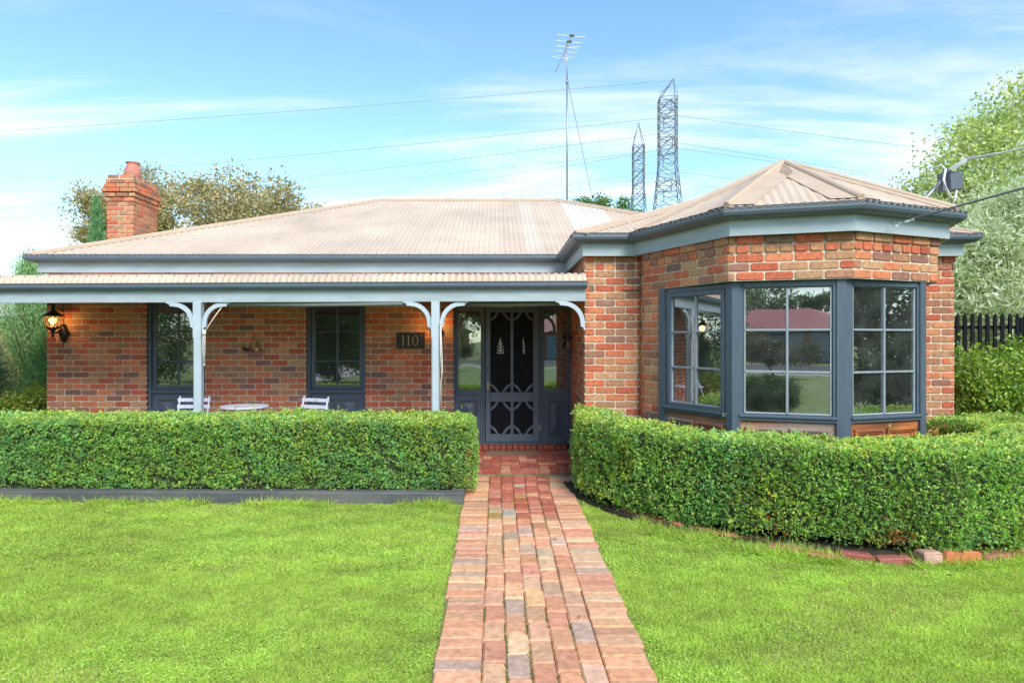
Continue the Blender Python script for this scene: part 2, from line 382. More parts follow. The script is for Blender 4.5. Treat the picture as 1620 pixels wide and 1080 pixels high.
# --- corrugated roofing
PIT=.076
def corr(mb, pts, amp=.0052, tone=None, lift=.0, screws=None):
    pts=[Vector(p) for p in pts]
    n=(pts[1]-pts[0]).cross(pts[2]-pts[0]); n.normalize()
    if n.z<0: n=-n
    U=(pts[1]-pts[0]).normalized(); V=n.cross(U)
    if V.z<0: V=-V
    O=pts[0]; uv=[((p-O).dot(U),(p-O).dot(V)) for p in pts]
    umin=min(u for u,v in uv); umax=max(u for u,v in uv)
    def rng(u):
        vs=[]
        for i in range(len(uv)):
            (a,b),(c,d)=uv[i],uv[(i+1)%len(uv)]
            if abs(a-c)<1e-9:
                if abs(u-a)<1e-6: vs+= [b,d]
                continue
            t=(u-a)/(c-a)
            if -1e-6<=t<=1+1e-6: vs.append(b+t*(d-b))
        return (min(vs),max(vs)) if vs else (0,0)
    k=8; nn=int((umax-umin)/PIT*k); vs=[]; cs=[]
    tones={}
    for i in range(nn+1):
        u=umin+(umax-umin)*i/nn
        a,b=rng(min(max(u,umin+1e-6),umax-1e-6))
        h=amp*math.cos(u/PIT*2*math.pi)+lift
        sh=int(math.floor((u+100)/.762))
        if sh not in tones: tones[sh]=random.uniform(.96,1.04)
        t=tones[sh]; c=(.57*t,.44*t,.33*t)
        if tone: c=tone(u,c)
        for v in (a,b):
            p=O+U*u+V*v+n*h; vs.append(p); cs.append(c)
    o=len(mb.v); mb.v+=vs; mb.c+=cs
    for i in range(nn): mb.f.append((o+2*i,o+2*i+2,o+2*i+3,o+2*i+1)); mb.m.append(0)
    if screws:
        for v in screws:
            u=umin+PIT*3
            u=math.ceil(u/PIT)*PIT; idx=0
            while u<umax:
                a,b=rng(u)
                if a+.02<v<b-.12:
                    c=O+U*u+V*v+n*(amp+lift+.001); r=.0085
                    mb.add([c+U*r*math.cos(w)+V*r*math.sin(w) for w in [q*math.pi/3 for q in range(6)]]+[c+n*.007],[(i,(i+1)%6,6) for i in range(6)],mi=1)
                idx+=1; u+=PIT*(3 if idx%3 else 4) if v>.2 else PIT*2
z=lambda e: EYE+e
E0=1.180
def zz(r): return z(E0)+TP*r
RL=(-6.64,9.0,zz(0)); VAL=(.84,9.0,zz(0)); RR1=(5.43,9.0,zz(0))
APM=Vector((-2.42,13.22,zz(4.22))); APR=Vector((1.21,13.22,zz(4.22)))
VT=Vector((3.135,11.295,zz(2.295))); WA=Vector((3.135,9.495,zz(2.295)))
rf=MB()
def front_tone(u,c):
    if 7.62<u<8.38+.0 : pass
    s=int(math.floor((u+100)/.762))
    if 7.9<=u<8.65: return (.64,.57,.49)
    if 7.05<=u<7.3: return (.58,.475,.375)
    return c
corr(rf,[RL,VAL,VT,APR,APM],tone=front_tone,screws=(.07,1.0,2.0,3.05))
corr(rf,[(-6.64,17.44,zz(0)),RL,APM])
corr(rf,[(5.43,17.44,zz(0)),(-6.64,17.44,zz(0)),APM,APR])
corr(rf,[(5.43,9.0,zz(0)),(5.43,17.44,zz(0)),APR])
corr(rf,[VAL,(.84,7.2,zz(0)),WA,VT],screws=(.07,1.0))
corr(rf,[(5.43,7.2,zz(0)),(5.43,9.0,zz(0)),VT,WA])
corr(rf,[(.84,7.2,zz(0)),(5.43,7.2,zz(0)),WA],screws=(.07,1.0))
AP=Vector((3.135,7.06,z(1.935)))
RB=Vector((3.135,9.08,z(1.935)))
G2=[(1.46,7.2),(2.04,5.83),(3.138,5.49),(4.38,6.0),(4.85,7.2)]
for i in range(4):
    a=(G2[i][0],G2[i][1],zz(0)); b=(G2[i+1][0],G2[i+1][1],zz(0))
    corr(rf,[a,b,AP],lift=.004,amp=.0045,screws=(.06,))
corr(rf,[(1.46,7.2,zz(0)+.001),AP,RB],lift=.004); corr(rf,[(4.85,7.2,zz(0)+.001),AP,RB],lift=.004)
roof=rf.build('corrugated_roof',[M['roof'],M['hole']],house,smooth=True)
def cap(mb,A,B,C1,C2,w=.14,roll=.024,lift=.014,taper=.3):
    A=Vector(A);B=Vector(B);t=(B-A).normalized()
    w1=(Vector(C1)-A); w1-=t*w1.dot(t); w1.normalize()
    w2=(Vector(C2)-A); w2-=t*w2.dot(t); w2.normalize()
    up=Vector((0,0,lift))
    for ww in (w1,w2):
        nn=t.cross(ww); 
        if nn.z<0: nn=-nn
        a=A+up; b=B+up
        Lc=(b-a).length; m_=b-t*min(taper*w,Lc*.5); a2=a+t*min(w*.35,Lc*.1)
        vs=[a,b,m_+ww*w,a2+ww*w, a2+ww*w-nn*.012,m_+ww*w-nn*.012, b-nn*.012]
        mb.add(vs,[(0,1,2,3),(3,2,5,4),(2,1,6,5)])
    mb.tube([A+up,B+up],roll,10)
cp=MB()
cap(cp,(-6.60,9.04,zz(.04)),APM,VAL,(-6.64,17.4,zz(0)),.13)
cap(cp,APM,APR,RL,(-2,17.4,zz(0)),.13)
cap(cp,APR,VT+Vector((.0,.0,0)),VAL,RR1,.13)
cap(cp,(.87,7.23,zz(.03)),WA,(.84,9,zz(0)),(5.4,7.2,zz(0)),.13)
cap(cp,(5.40,7.23,zz(.03)),WA,(5.43,9,zz(0)),(.84,7.2,zz(0)),.13)
cap(cp,WA,VT,(.84,9,zz(0)),(5.43,9,zz(0)),.13)
g3=[Vector((p[0],p[1],zz(0))) for p in G2]
for i in range(5):
    A=g3[i]+(AP-g3[i])*.045
    c1=g3[i-1] if i>0 else RB; c2=g3[i+1] if i<4 else RB
    cap(cp,A,AP,c1,c2,.22,.03,.018,2.0)
cap(cp,RB,AP,g3[0],g3[4],.15,.026,.012,2.0)
cp.build('ridge_capping',M['cap'],roof,smooth=False)

# --- verandah roof
def fy(x): return 7.28+ (1.01-x)*.052
prof=[(.0,.665),(.01,.70),(.035,.735),(.08,.757),(.16,.772),(.32,.79),(.6,.808),(1.0,.835),(1.88,.895)]
vr=MB(); k=8; x0=-7.7; x1=1.01; nn=int((x1-x0)/PIT*k)
dprof=[]
for i in range(len(prof)):
    a=Vector(prof[max(i-1,0)]);b=Vector(prof[min(i+1,len(prof)-1)]);t=(b-a).normalized(); dprof.append((-t.y,t.x))
for i in range(nn+1):
    x=x0+(x1-x0)*i/nn; h=.009*math.cos(x/PIT*2*math.pi)
    t=1+.03*math.sin(int((x+20)/.762)*7.3)
    for (q,e),(ny,nz) in zip(prof,dprof):
        yy = fy(x)+q if q<1.5 else MAIN_Y+.0
        yy = fy(x)+.02+q*(MAIN_Y-.01-fy(x)-.02)/1.88 if q>.2 else fy(x)+.02+q
        vr.v.append(Vector((x,yy+ny*h,EYE+e+nz*h))); vr.c.append((.57*t,.44*t,.33*t))
npf=len(prof)
for i in range(nn):
    for j in range(npf-1):
        o=i*npf+j; vr.f.append((o,o+npf,o+npf+1,o+1)); vr.m.append(0)
xx=x0+.1; xx=math.ceil(x0/PIT)*PIT+PIT
while xx<x1-.05:
    c=Vector((xx,fy(xx)+.052,EYE+.757)); r=.008
    vr.add([c+Vector((r*math.cos(w),-.3*r,r*math.sin(w))) for w in [q*math.pi/3 for q in range(6)]]+[c+Vector((0,-.008,.006))],[(i,(i+1)%6,6) for i in range(6)],mi=1); xx+=PIT*2
vroof=vr.build('verandah_roof',[M['roof'],M['hole']],house,smooth=True)
vg=MB(); vp=[(x0,fy(x0)),(1.014,fy(1.014))]
sweep(vg,[(0,z(.67)),(-.012,z(.672)),(-.012,z(.655)),(-.002,z(.645)),(-.003,z(.62)),(-.02,z(.597)),(-.04,z(.588)),(-.078,z(.588)),(-.078,z(.60)),(-.03,z(.61))][::-1],vp)
vg.build('verandah_gutter',M['gutter'],vroof)
vb=MB(); sweep(vb,[(-.08,z(.447)),(-.08,z(.655)),(-.125,z(.655)),(-.125,z(.447))][::-1],[(x0,fy(x0)),(1.003,fy(1.003))])
for xq in (-3.53,-.715): vb.box(xq-.002,xq+.002,fy(xq)+.0775,fy(xq)+.0805,z(.45),z(.588))
vb.build('verandah_beam',M['fascia'],vroof)
for i in range(10):
    xr=-6.9+i*.84; rb=MB(); rb.box(xr-.02,xr+.02,fy(xr)+.13,MAIN_Y-.01,z(.64),z(.73)); rb.build('rafter',M['fascia'],vroof)
# posts and brackets
def bracket_poly(sgn):
    pts=[]; cx,cz=.262,-.262
    def arc(r,a0,a1,n=12): return [(cx+r*math.cos(a0+(a1-a0)*i/n), cz+r*math.sin(a0+(a1-a0)*i/n)) for i in range(n+1)]
    outer=arc(.232,math.pi/2,math.pi,14); inner=arc(.182,math.pi,math.pi/2,14)
    outer=[(x,z) for x,z in outer]
    p=[(.30,-.001),(.30,-.018),(.275,-.030)]
    poly=[(.30,-.001),(.20,-.001),(.17,-.022)]+[q for q in outer if q[0]<.16 and q[1]<-.10-.0 or (q[0]<.16 and q[1]>-.16)]
    poly=[(.31,-.001),(.17,-.001)]+[q for q in outer if q[0]<.165 and q[1]<-.165+.12]
    cx=cz=.25; cz=-.25
    poly=[(.335,-.001),(.25,-.001)]+arc(.249,math.pi/2,math.pi,14)[1:]+[(.001,-.335),(.012,-.33),(.018,-.30),(.046,-.292)]+arc(.200,math.pi,math.pi/2,14)+[(.288,-.046),(.296,-.02),(.33,-.012)]
    return [(x*sgn,zv) for x,zv in poly]
for (xc,yc,xw,post) in ((-3.53,0,.042,True),(-.715,0,.042,True),(1.0,0,0,False)):
    y=fy(xc)+.10; zt=z(.4465); zb=.07
    if post:
        p=MB(); h=.047; c=.014
        p.box(xc-h,xc+h,y-h,y+h,1.66,zt)
        p.slab([(xc-h+c,y-h),(xc+h-c,y-h),(xc+h,y-h+c),(xc+h,y+h-c),(xc+h-c,y+h),(xc-h+c,y+h),(xc-h,y+h-c),(xc-h,y-h+c)],zb,1.66)
        p.box(xc-h-.004,xc+h+.004,y-h-.004,y+h+.004,zb,zb+.3)
        po=p.build('verandah_post',M['post'],house)
    for sg in ((-1,1) if post else (-1,)):
        b=MB(); b.T=Matrix.Translation((xc+sg*(.047 if post else -.0),0,zt))
        pl=bracket_poly(sg)
        if sg==1: pl=pl[::-1]
        b.prism(pl,y-.016,y+.016); b.T=None
        b.build('bracket',M['post'],po if post else vroof)

# --- panelled full-height windows on the main wall
def panel(mb,x0,x1,z0,z1,y,pyr=True):
    # moulding ring + raised field
    for (i,o,w) in ((0,.014,.022),(.030,.008,.012)):
        mb.bbox(x0+i,x1-i,y-o,y,z1-i-w,z1-i,.003); mb.bbox(x0+i,x1-i,y-o,y,z0+i,z0+i+w,.003)
        mb.bbox(x0+i,x0+i+w,y-o+.001,y,z0+i+w,z1-i-w,.003); mb.bbox(x1-i-w,x1-i,y-o+.001,y,z0+i+w,z1-i-w,.003)
    a=.055; xa,xb,za,zb_=x0+a,x1-a,z0+a,z1-a; xm=(xa+xb)/2; hh=min((xb-xa),(zb_-za))/2
    mb.add([(xa,y,za),(xb,y,za),(xb,y,zb_),(xa,y,zb_),(xm,y-.028,za+hh),(xm,y-.028,zb_-hh)],[(0,1,4),(1,2,5,4),(2,3,5),(3,0,4,5)])
def main_window(x0,x1,gm_,label):
    y=MAIN_Y+.075; w=x1-x0
    T=Matrix.Translation((x0,y,0))
    wb=MB(); wb.T=T
    wb.bbox(0,.045,-.03,.06,.1,2.25); wb.bbox(w-.045,w,-.03,.06,.1,2.25); wb.bbox(.045,w-.045,-.03,.06,2.17,2.25)
    wb.bbox(.045,w-.045,-.03,.06,.875,.915); wb.bbox(.045,w-.045,-.045,.05,.915,.932)
    win=wb.build('window',M['slate'],house); win['label']=label
    s=MB(); s.T=T
    s.bbox(.049,.10,0,.05,.935,2.167); s.bbox(w-.10,w-.049,0,.05,.935,2.167); s.bbox(.10,w-.10,0,.05,.935,.985); s.bbox(.10,w-.10,0,.05,2.115,2.167)
    s.build('sash',M['slate'],win)
    b=MB(); b.T=T
    b.bbox(w/2-.011,w/2+.011,.006,.04,.985,2.115)
    for zq in (1.333,1.748): b.bbox(.10,w/2-.011,.008,.038,zq-.010,zq+.010); b.bbox(w/2+.011,w-.10,.008,.038,zq-.010,zq+.010)
    b.build('glazing_bars',M['slate_light'],win)
    p=MB(); p.T=T; p.box(.10,w-.10,.024,.028,.985,2.115); p.build('pane',gm_,win)
    q=MB(); q.T=T; q.box(.045,w-.045,.01,.05,.1,.875)
    for (a,c) in ((.115,w/2-.03),(w/2+.03,w-.115)): panel(q,a,c,.28,.80,.01)
    q.build('lower_panel',M['slate'],win)
main_window(*win1,M['glass_dark'],'six-pane window behind the left verandah post')
main_window(*win2,M['glass_dark'],'six-pane window between the hanging shelf and the number plate')

# --- entrance: screen door with sidelights
DY=MAIN_Y+.07
SD=F/DY
def dx(p): return (p-CX)/SD
def dz(p): return EYE+(HY-p)/SD
er=MB()
x0,x1=doorx; a0,a1=dx(766),dx(855)
er.bbox(x0,x0+.03,DY-.04,DY+.06,.16,2.25); er.bbox(x1-.04,x1,DY-.04,DY+.06,.16,2.25)
er.bbox(a0-.022,a0+.008,DY-.03,DY+.06,.16,2.22); er.bbox(a1-.008,a1+.022,DY-.03,DY+.06,.16,2.22)
er.bbox(x0+.03,x1-.04,DY-.04,DY+.06,2.17,2.25); er.bbox(x0+.03,x1-.04,DY-.045,DY+.06,.148,.172)
ent=er.build('entrance_frame',M['door'],house)
for (s0,s1,gx0,gx1,pnx0,pnx1) in ((x0+.03,a0-.022,dx(725),dx(760.5),dx(727),dx(757)),(a1+.022,x1-.04,dx(861),dx(897),dx(865),dx(891))):
    s=MB(); zt,zb=dz(491),dz(616)
    s.bbox(s0+.002,gx0,DY-.015,DY+.04,.175,2.168); s.bbox(gx1,s1-.002,DY-.015,DY+.04,.175,2.168)
    s.bbox(gx0,gx1,DY-.015,DY+.04,zt,2.168); s.bbox(gx0,gx1,DY-.015,DY+.04,dz(624),zb); s.bbox(s0+.002,s1-.002,DY-.028,DY-.0155,dz(624),dz(621))
    s.box(gx0,gx1,DY-.004,DY+.03,.175,dz(624)); panel(s,pnx0,pnx1,dz(689),dz(631),DY-.004 if False else DY-.0155)
    so=s.build('sidelight',M['door'],ent)
    p=MB(); p.box(gx0,gx1,DY+.012,DY+.016,zb,zt); p.build('sidelight_pane',M['glass_side'],ent)
# the screen door
d=MB(); dl,dr=dx(768),dx(853.3); db,dt=.178,2.165
pl=[(dx(776),dx(807.7)),(dx(812.3),dx(843.3))]; prz=[(dz(620),dz(494.3)),(dz(686),dz(635))]
y0=DY-.02; y1=DY+.02
d.bbox(dl,pl[0][0],y0,y1,db,dt); d.bbox(pl[1][1],dr,y0,y1,db,dt); d.bbox(pl[0][1],pl[1][0],y0,y1,prz[1][0],prz[0][1])
d.bbox(pl[0][0],pl[1][1],y0+.001,y1,prz[0][1],dt); d.bbox(pl[0][0],pl[1][1],y0+.001,y1,prz[1][1],prz[0][0]); d.bbox(pl[0][0],pl[1][1],y0+.001,y1,db,prz[1][0])
def fret(cx,cz,sx,sz,a=.088,b=.105,t=.021):
    # ogee strap across a panel corner
    q=[(cx+sx*a,cz),(cx+sx*(a+t*1.35),cz),(cx+sx*(a*.62+t),cz+sz*(b*.52+t*.9)),(cx+sx*(a*.52+t*.9),cz+sz*(b*.62+t)),(cx,cz+sz*(b+t*1.35)),(cx,cz+sz*b),(cx+sx*a*.45,cz+sz*b*.58),(cx+sx*a*.58,cz+sz*b*.45)]
    if sx*sz<0: q=q[::-1]
    d.prism(q,y0+.004,y1-.006)
for (pa,pb) in pl:
    for (za,zb) in prz:
        for (cx_,sx) in ((pa,1),(pb,-1)):
            for (cz_,sz) in ((za,1),(zb,-1)): fret(cx_-sx*.004,cz_-sz*.004,sx,sz,.098,.108)
dob=d.build('screen_door',M['slate'],ent); dob['label']='charcoal fretwork screen door'
sc=MB()
for (pa,pb) in pl:
    for (za,zb) in prz: sc.box(pa-.005,pb+.005,DY+.003,DY+.006,za-.005,zb+.005)
sc.build('fly_screen',M['mesh'],ent)
# etched ornaments showing through the screen
orn=MB()
def scroll(cx,cz,hw,hh,half=False):
    sgs=(1,) if half else (-1,1)
    for sg in sgs:
        for (r,zc,xo) in ((.014,-.035,.028),(.017,.0,.030),(.012,.033,.022),(.009,.058,.012)):
            orn.tube([(cx+sg*(xo*hw+r*math.cos(a)),DY-.001,cz+(zc*hh+r*math.sin(a))) for a in [k*.55 for k in range(10)]],.0042,4)
        orn.tube([(cx+sg*.003,DY-.001,cz-.07*hh),(cx+sg*.006,DY-.001,cz),(cx+sg*.002,DY-.001,cz+.1*hh)],.005,4)
        orn.tube([(cx,DY-.001,cz-.066*hh),(cx+sg*.05*hw,DY-.001,cz-.066*hh)],.006,4)
        orn.tube([(cx+sg*.045*hw,DY-.001,cz-.066*hh),(cx+sg*.035*hw,DY-.001,cz-.02)],.004,4)
orm=mat('etched_white',(.55,.66,.68),.6,.1,40)
scroll(dx(791.5),dz(549),1,1.3); orn.build('etched_ornament',orm,ent); orn=MB(); scroll(dx(827.5),dz(549),.5,1.3,True)
orn.build('etched_ornament',orm,ent)
hd=MB(); hx=dx(772); hd.bbox(hx-.010,hx+.010,y0-.006,y0,dz(616),dz(603.5),.002); hd.tube([(hx,y0-.005,dz(608)),(hx,y0-.035,dz(608)),(hx+.05,y0-.04,dz(609.5))],.006,8)
hd.build('door_handle',M['brass'],ent)
hg=MB(); hg.box(dr-.004,dr+.008,y0-.006,y0,dz(680),dz(672)); hg.build('hinge',M['brass'],ent)
# sill step of header bricks
st=MB(); T,L=frame2((doorx[0]-.02,MAIN_Y-.03),(1.03,MAIN_Y-.03)); 
u=0; st.T=T
while u<L-.05:
    one_brick(st,u+.004,min(u+.082,L),.074,.146,0,.14,col=(random.uniform(.24,.36),.085,.055),r=.006); u+=.086
st.T=None; st.build('sill_bricks',M['brick'],ent)

# --- bay window
def facet(P0,P1,i):
    T,L=frame2(P0,P1)
    sh=.065
    wb=MB(); wb.T=T
    zt=LZ-.006; zs=.915
    wb.bbox(sh,L-sh,-.0,.07,zt-.05,zt); wb.bbox(sh,L-sh,-.012,.06,zs-.035,zs-.004,.004); wb.bbox(sh-.004,L-sh+.004,-.03,.05,zs-.004,zs+.022,.004)
    wb.box(sh,sh+.03,.0,.07,zs,zt); wb.box(L-sh-.03,L-sh,.0,.07,zs,zt)
    win=wb.build('bay_window',M['slate_light'],house)
    s=MB(); s.T=T; fr=.045 if i in(0,3) else .012
    a,b=sh+.03,L-sh-.03; lo,hi=zs+.022,zt-.05
    yf=-.012 if i in (0,) else .012
    s.bbox(a,a+fr,yf,.05,lo,hi); s.bbox(b-fr,b,yf,.05,lo,hi); s.bbox(a+fr,b-fr,yf,.05,lo,lo+fr); s.bbox(a+fr,b-fr,yf,.05,hi-fr,hi)
    s.build('sash',M['slate_light'],win)
    a+=fr;b-=fr;lo+=fr;hi-=fr
    q=MB(); q.T=T
    m=(a+b)/2; q.bbox(m-.011,m+.011,.008,.045,lo,hi)
    for k in (1,2):
        zq=lo+(hi-lo)*k/3; q.bbox(a,m-.011,.010,.043,zq-.010,zq+.010); q.bbox(m+.011,b,.010,.043,zq-.010,zq+.010)
    q.build('glazing_bars',M['bar'],win)
    q=MB(); q.T=T; e=.008
    q.box(a,a+e,.014,.026,lo,hi); q.box(b-e,b,.014,.026,lo,hi); q.box(a+e,b-e,.014,.026,lo,lo+e); 
    q.build('putty_line',M['putty'],win)
    p=MB(); p.T=T; p.box(a,b,.027,.031,lo,hi); p.build('pane',M['glass'],win)
    # timber apron
    w=MB(); w.T=T; zt2=zs-.036
    w.box(sh-.01,L-sh+.01,.014,.05,.02,zt2)
    for (c0,c1) in ((sh+.05,L/2-.02),(L/2+.02,L-sh-.05)):
        zr=zt2-.06; zl=.42
        for (o,ins,wd) in ((.024,0,.028),(.014,.028,.02)):
            w.bbox(c0+ins,c1-ins,.014-o,.014,zr-ins-wd,zr-ins,.004); w.bbox(c0+ins,c1-ins,.014-o,.014,zl+ins,zl+ins+wd,.004)
            w.bbox(c0+ins,c0+ins+wd,.0145-o,.014,zl+ins+wd,zr-ins-wd,.004); w.bbox(c1-ins-wd,c1-ins,.0145-o,.014,zl+ins+wd,zr-ins-wd,.004)
    ap=w.build('timber_apron',M['wood_red'] if i>=2 else M['wood_grey'],win)
    return win
for i in range(4):
    o=facet(WW[i],WW[i+1],i)
    o['label']=('bay window facet beside the brick pier, with an opening sash','middle bay window facet reflecting the red roof','right bay window facet with orange stained timber below','far side facet of the bay window')[i]
pp=MB()
for i,P in enumerate(WW):
    if 0<i<4:
        d0=(Vector(P)-Vector(WW[i-1])).normalized(); d1=(Vector(WW[i+1])-Vector(P)).normalized()
        n0=Vector((d0.y,-d0.x)); n1=Vector((d1.y,-d1.x)); bis=(n0+n1).normalized()
        P=Vector(P); ln=.072
        c=P+bis*.014
        poly=[c-d0*ln,c,c+d1*ln,c+d1*ln-n1*.09,c-bis*.11,c-d0*ln-n0*.09]
        pp.slab([(q.x,q.y) for q in poly],.0,LZ-.004)
    else:
        T,L=frame2(WW[0],WW[1]) if i==0 else frame2(WW[3],WW[4])
        pp.T=T
        if i==0: pp.box(-.03,.062,-.012,.08,0,LZ-.004)
        else: pp.box(L-.062,L+.03,-.012,.08,0,LZ-.004)
        pp.T=None
pp.build('bay_posts',M['slate_light'],house)
cu=MB(); T,L=frame2(WW[2],WW[3]); cu.T=T; cu.box(L-.20,L-.165,.045,.10,.93,2.12); cu.T=None; cu.build('inner_reveal',M['curtain'],house); cu=MB(); T,L=frame2(WW[1],WW[2]); cu.T=T; cu.box(L-.118,L-.104,.04,.09,.93,2.12); cu.T=None
cu.build('inner_reveal',M['curtain'],house)
ub=MB()
for i in range(4):
    T,L=frame2(BL[i],BL[i+1]); ub.T=T; ub.box(-.005,L+.005,.012,.12,LZ-.003,LZ+.004); ub.T=None
ub.build('lintel_flashing',M['slate'],house)

# --- chimney
ch=MB(); cm=MB()
cx0,cx1,cy0,cy1=-7.155,-6.665,11.8,12.65; ztop=4.665
def course_ring(mb,x0,x1,y0,y1,za,ph,cap_=False):
    for (a,b,p) in (((x0,y0),(x1,y0),ph),((x1,y0),(x1,y1),ph+.1),((x1,y1),(x0,y1),ph),((x0,y1),(x0,y0),ph+.1)):
        T,L=frame2(a,b); mb.T=T; pz=p%LP; u=-pz
        while u<L-.004:
            s0=max(u,0); s1=min(u+LP,L)
            if s1-s0>.03: one_brick(mb,s0+(JT/2 if s0>0 else 0),s1-(JT/2 if s1<L else 0),za+JT/2,za+CP-JT/2,0,.1)
            u+=LP
    mb.T=None
offs=[.0,.018,.036,.058,.036,.018]
for k in range(36):
    za=ztop-(k+1)*CP; o=(offs[k] if k<6 else 0)
    if k<6: o=[-.01,.012,.034,.06,.036,.016][k]
    if za<1.5: break
    course_ring(ch,cx0-o,cx1+o,cy0-o,cy1+o,za,.117*(k%2)+.02)
cm.box(cx0+.012,cx1-.012,cy0+.012,cy1-.012,0,ztop-.012)
cho=ch.build('chimney',M['brick'],house); cm.build('chimney_core',M['mortar'],cho)
pt=MB(); pt.lathe([(.11,0),(.135,.02),(.148,.10),(.140,.19),(.108,.26),(.100,.29),(.122,.31),(.126,.325),(.105,.33),(.095,.30),(.095,.1)],(-6.87,12.15,ztop-.02),24)
pt.build('chimney_pot',M['terra'],cho,smooth=True)

# ------------------------------------------------------------------ antenna
an=thing('tv_antenna',(1.425,13.2,4.5),'tall galvanised television aerial mast with guy wire on the main roof ridge','aerial')
AY=13.2; s_=F/AY
a=MB(); a.tube([(1.425,AY,4.47),(1.425,AY,EYE+(HY-128)/s_)],.019,8); a.tube([(1.425,AY,EYE+(HY-128)/s_-.1),(1.415,AY,EYE+(HY-68)/s_)],.013,8)
a.lathe([(.03,0),(.03,.04)],(1.425,AY,EYE+(HY-128)/s_-.05),8); a.build('mast',M['galv'],an,smooth=True)
a=MB()
b0=px(879,114,12.75); b1=px(905,56,13.75)
a.tube([b0,b1],.013,6)
els=[(905,57,26,.0),(899,67,23,.0),(897,76,20,.0),(895,83,19,.5),(892,93,17,0)]
for (ex,ey,hw,sp) in els:
    t=(HY-ey-(HY-114))/( (HY-56)-(HY-114)); c=b0.lerp(b1,t); hwm=.9*hw/s_
    a.tube([c+Vector((-hwm,-.03,.03*hwm)),c+Vector((hwm,.03,-.06*hwm))],.006,5)
    if ey in (67,83): a.tube([c+Vector((-hwm*.9,.05,-.06)),c+Vector((hwm*.9,.05,-.09))],.006,5)
    if ey<70: a.lathe([(.05,-.012),(.065,0),(.05,.012)],c,12)
a.build('aerial_head',M['galv'],an)
a=MB(); a.tube([px(898,130,13.2),px(937,312,14.5)],.005,4); a.build('guy_wire',M['wire'],an)

# ------------------------------------------------------------------ service bracket and cables
sb=thing('service_bracket',(4.2,6.6,2.9),'grey pole and junction box on the bay roof for the overhead cable','service pole')
a=MB(); a.tube([px(1449,331,6.42),px(1494,281,6.5)],.017,10); a.build('pole',M['galv'],sb,smooth=True)
a=MB(); c=px(1506,288,6.5); T=Matrix.Translation(c)@Matrix.Rotation(R(-3),4,'Y'); a.T=T
a.slab([(-.075,.07),(-.09,.0),(-.06,-.07),(.06,-.075),(.085,-.04),(.085,.07)],-.085,.07); a.slab([(-.05,.06),(-.07,.0),(-.04,-.05),(.05,-.055),(.065,-.02),(.065,.06)],.07,.095)
a.box(-.12,-.085,-.04,.04,-.09,.09); a.box(-.07,-.02,-.02,.02,.09,.14); a.T=None
a.build('junction_box',M['plastic'],sb)
a=MB(); a.tube([px(1478,266,6.45),px(1488,261,6.42),px(1496,268,6.4),px(1493,285,6.38),px(1498,300,6.38),px(1505,313,6.4),px(1512,311,6.42),px(1513,300,6.45)],.011,6)
a.tube([px(1513,311,6.42),px(1508,322,6.42)],.008,6)
a.build('cable_loop',M['white_wire'],sb,smooth=True)
a=MB(); pts=[px(1504,268,6.42),px(1530,252,6.4),px(1580,243,6.2),px(1640,229,5.9),px(1900,150,5.0)]
a.tube(pts,[.012,.011,.008,.008,.008],6)
for k in range(26):
    p=Vector(pts[0]).lerp(pts[1],k/13) if k<13 else Vector(pts[1]).lerp(pts[2],(k-13)/13)
    a.tube([p+Vector((-.02,0,.010)),p+Vector((.02,-.01,-.012))],.005,4)
tag(a.build('overhead_cable',M['white_wire'],origin=pts[0],smooth=True),'pale twisted overhead cable running from the junction box','cable')
sc_=thing('stay_cable',px(1415,355,6.0),'dark stay cable hooked to the bay fascia by a ring','cable')
pr=px(1417,354,5.70)
a=MB(); a.tube([px(1440,348,5.66),px(1447,345,5.66),px(1640,292,4.9),px(2100,160,3.6)],[.006,.009,.009,.009],6); a.build('cable',M['wire'],sc_)
a=MB(); a.tube([pr+Vector((.021*math.cos(w),.0,.021*math.sin(w))) for w in [k*math.pi/6 for k in range(13)]],.004,5); a.tube([pr+Vector((.02,0,0)),px(1447,345,5.66)],.006,5)
a.tube([px(1428,352,5.68),px(1444,336,5.6)],.003,4); a.tube([px(1432,352,5.68),px(1446,347,5.66)],.009,5)
a.build('ring_and_tie',M['galv'],sc_)

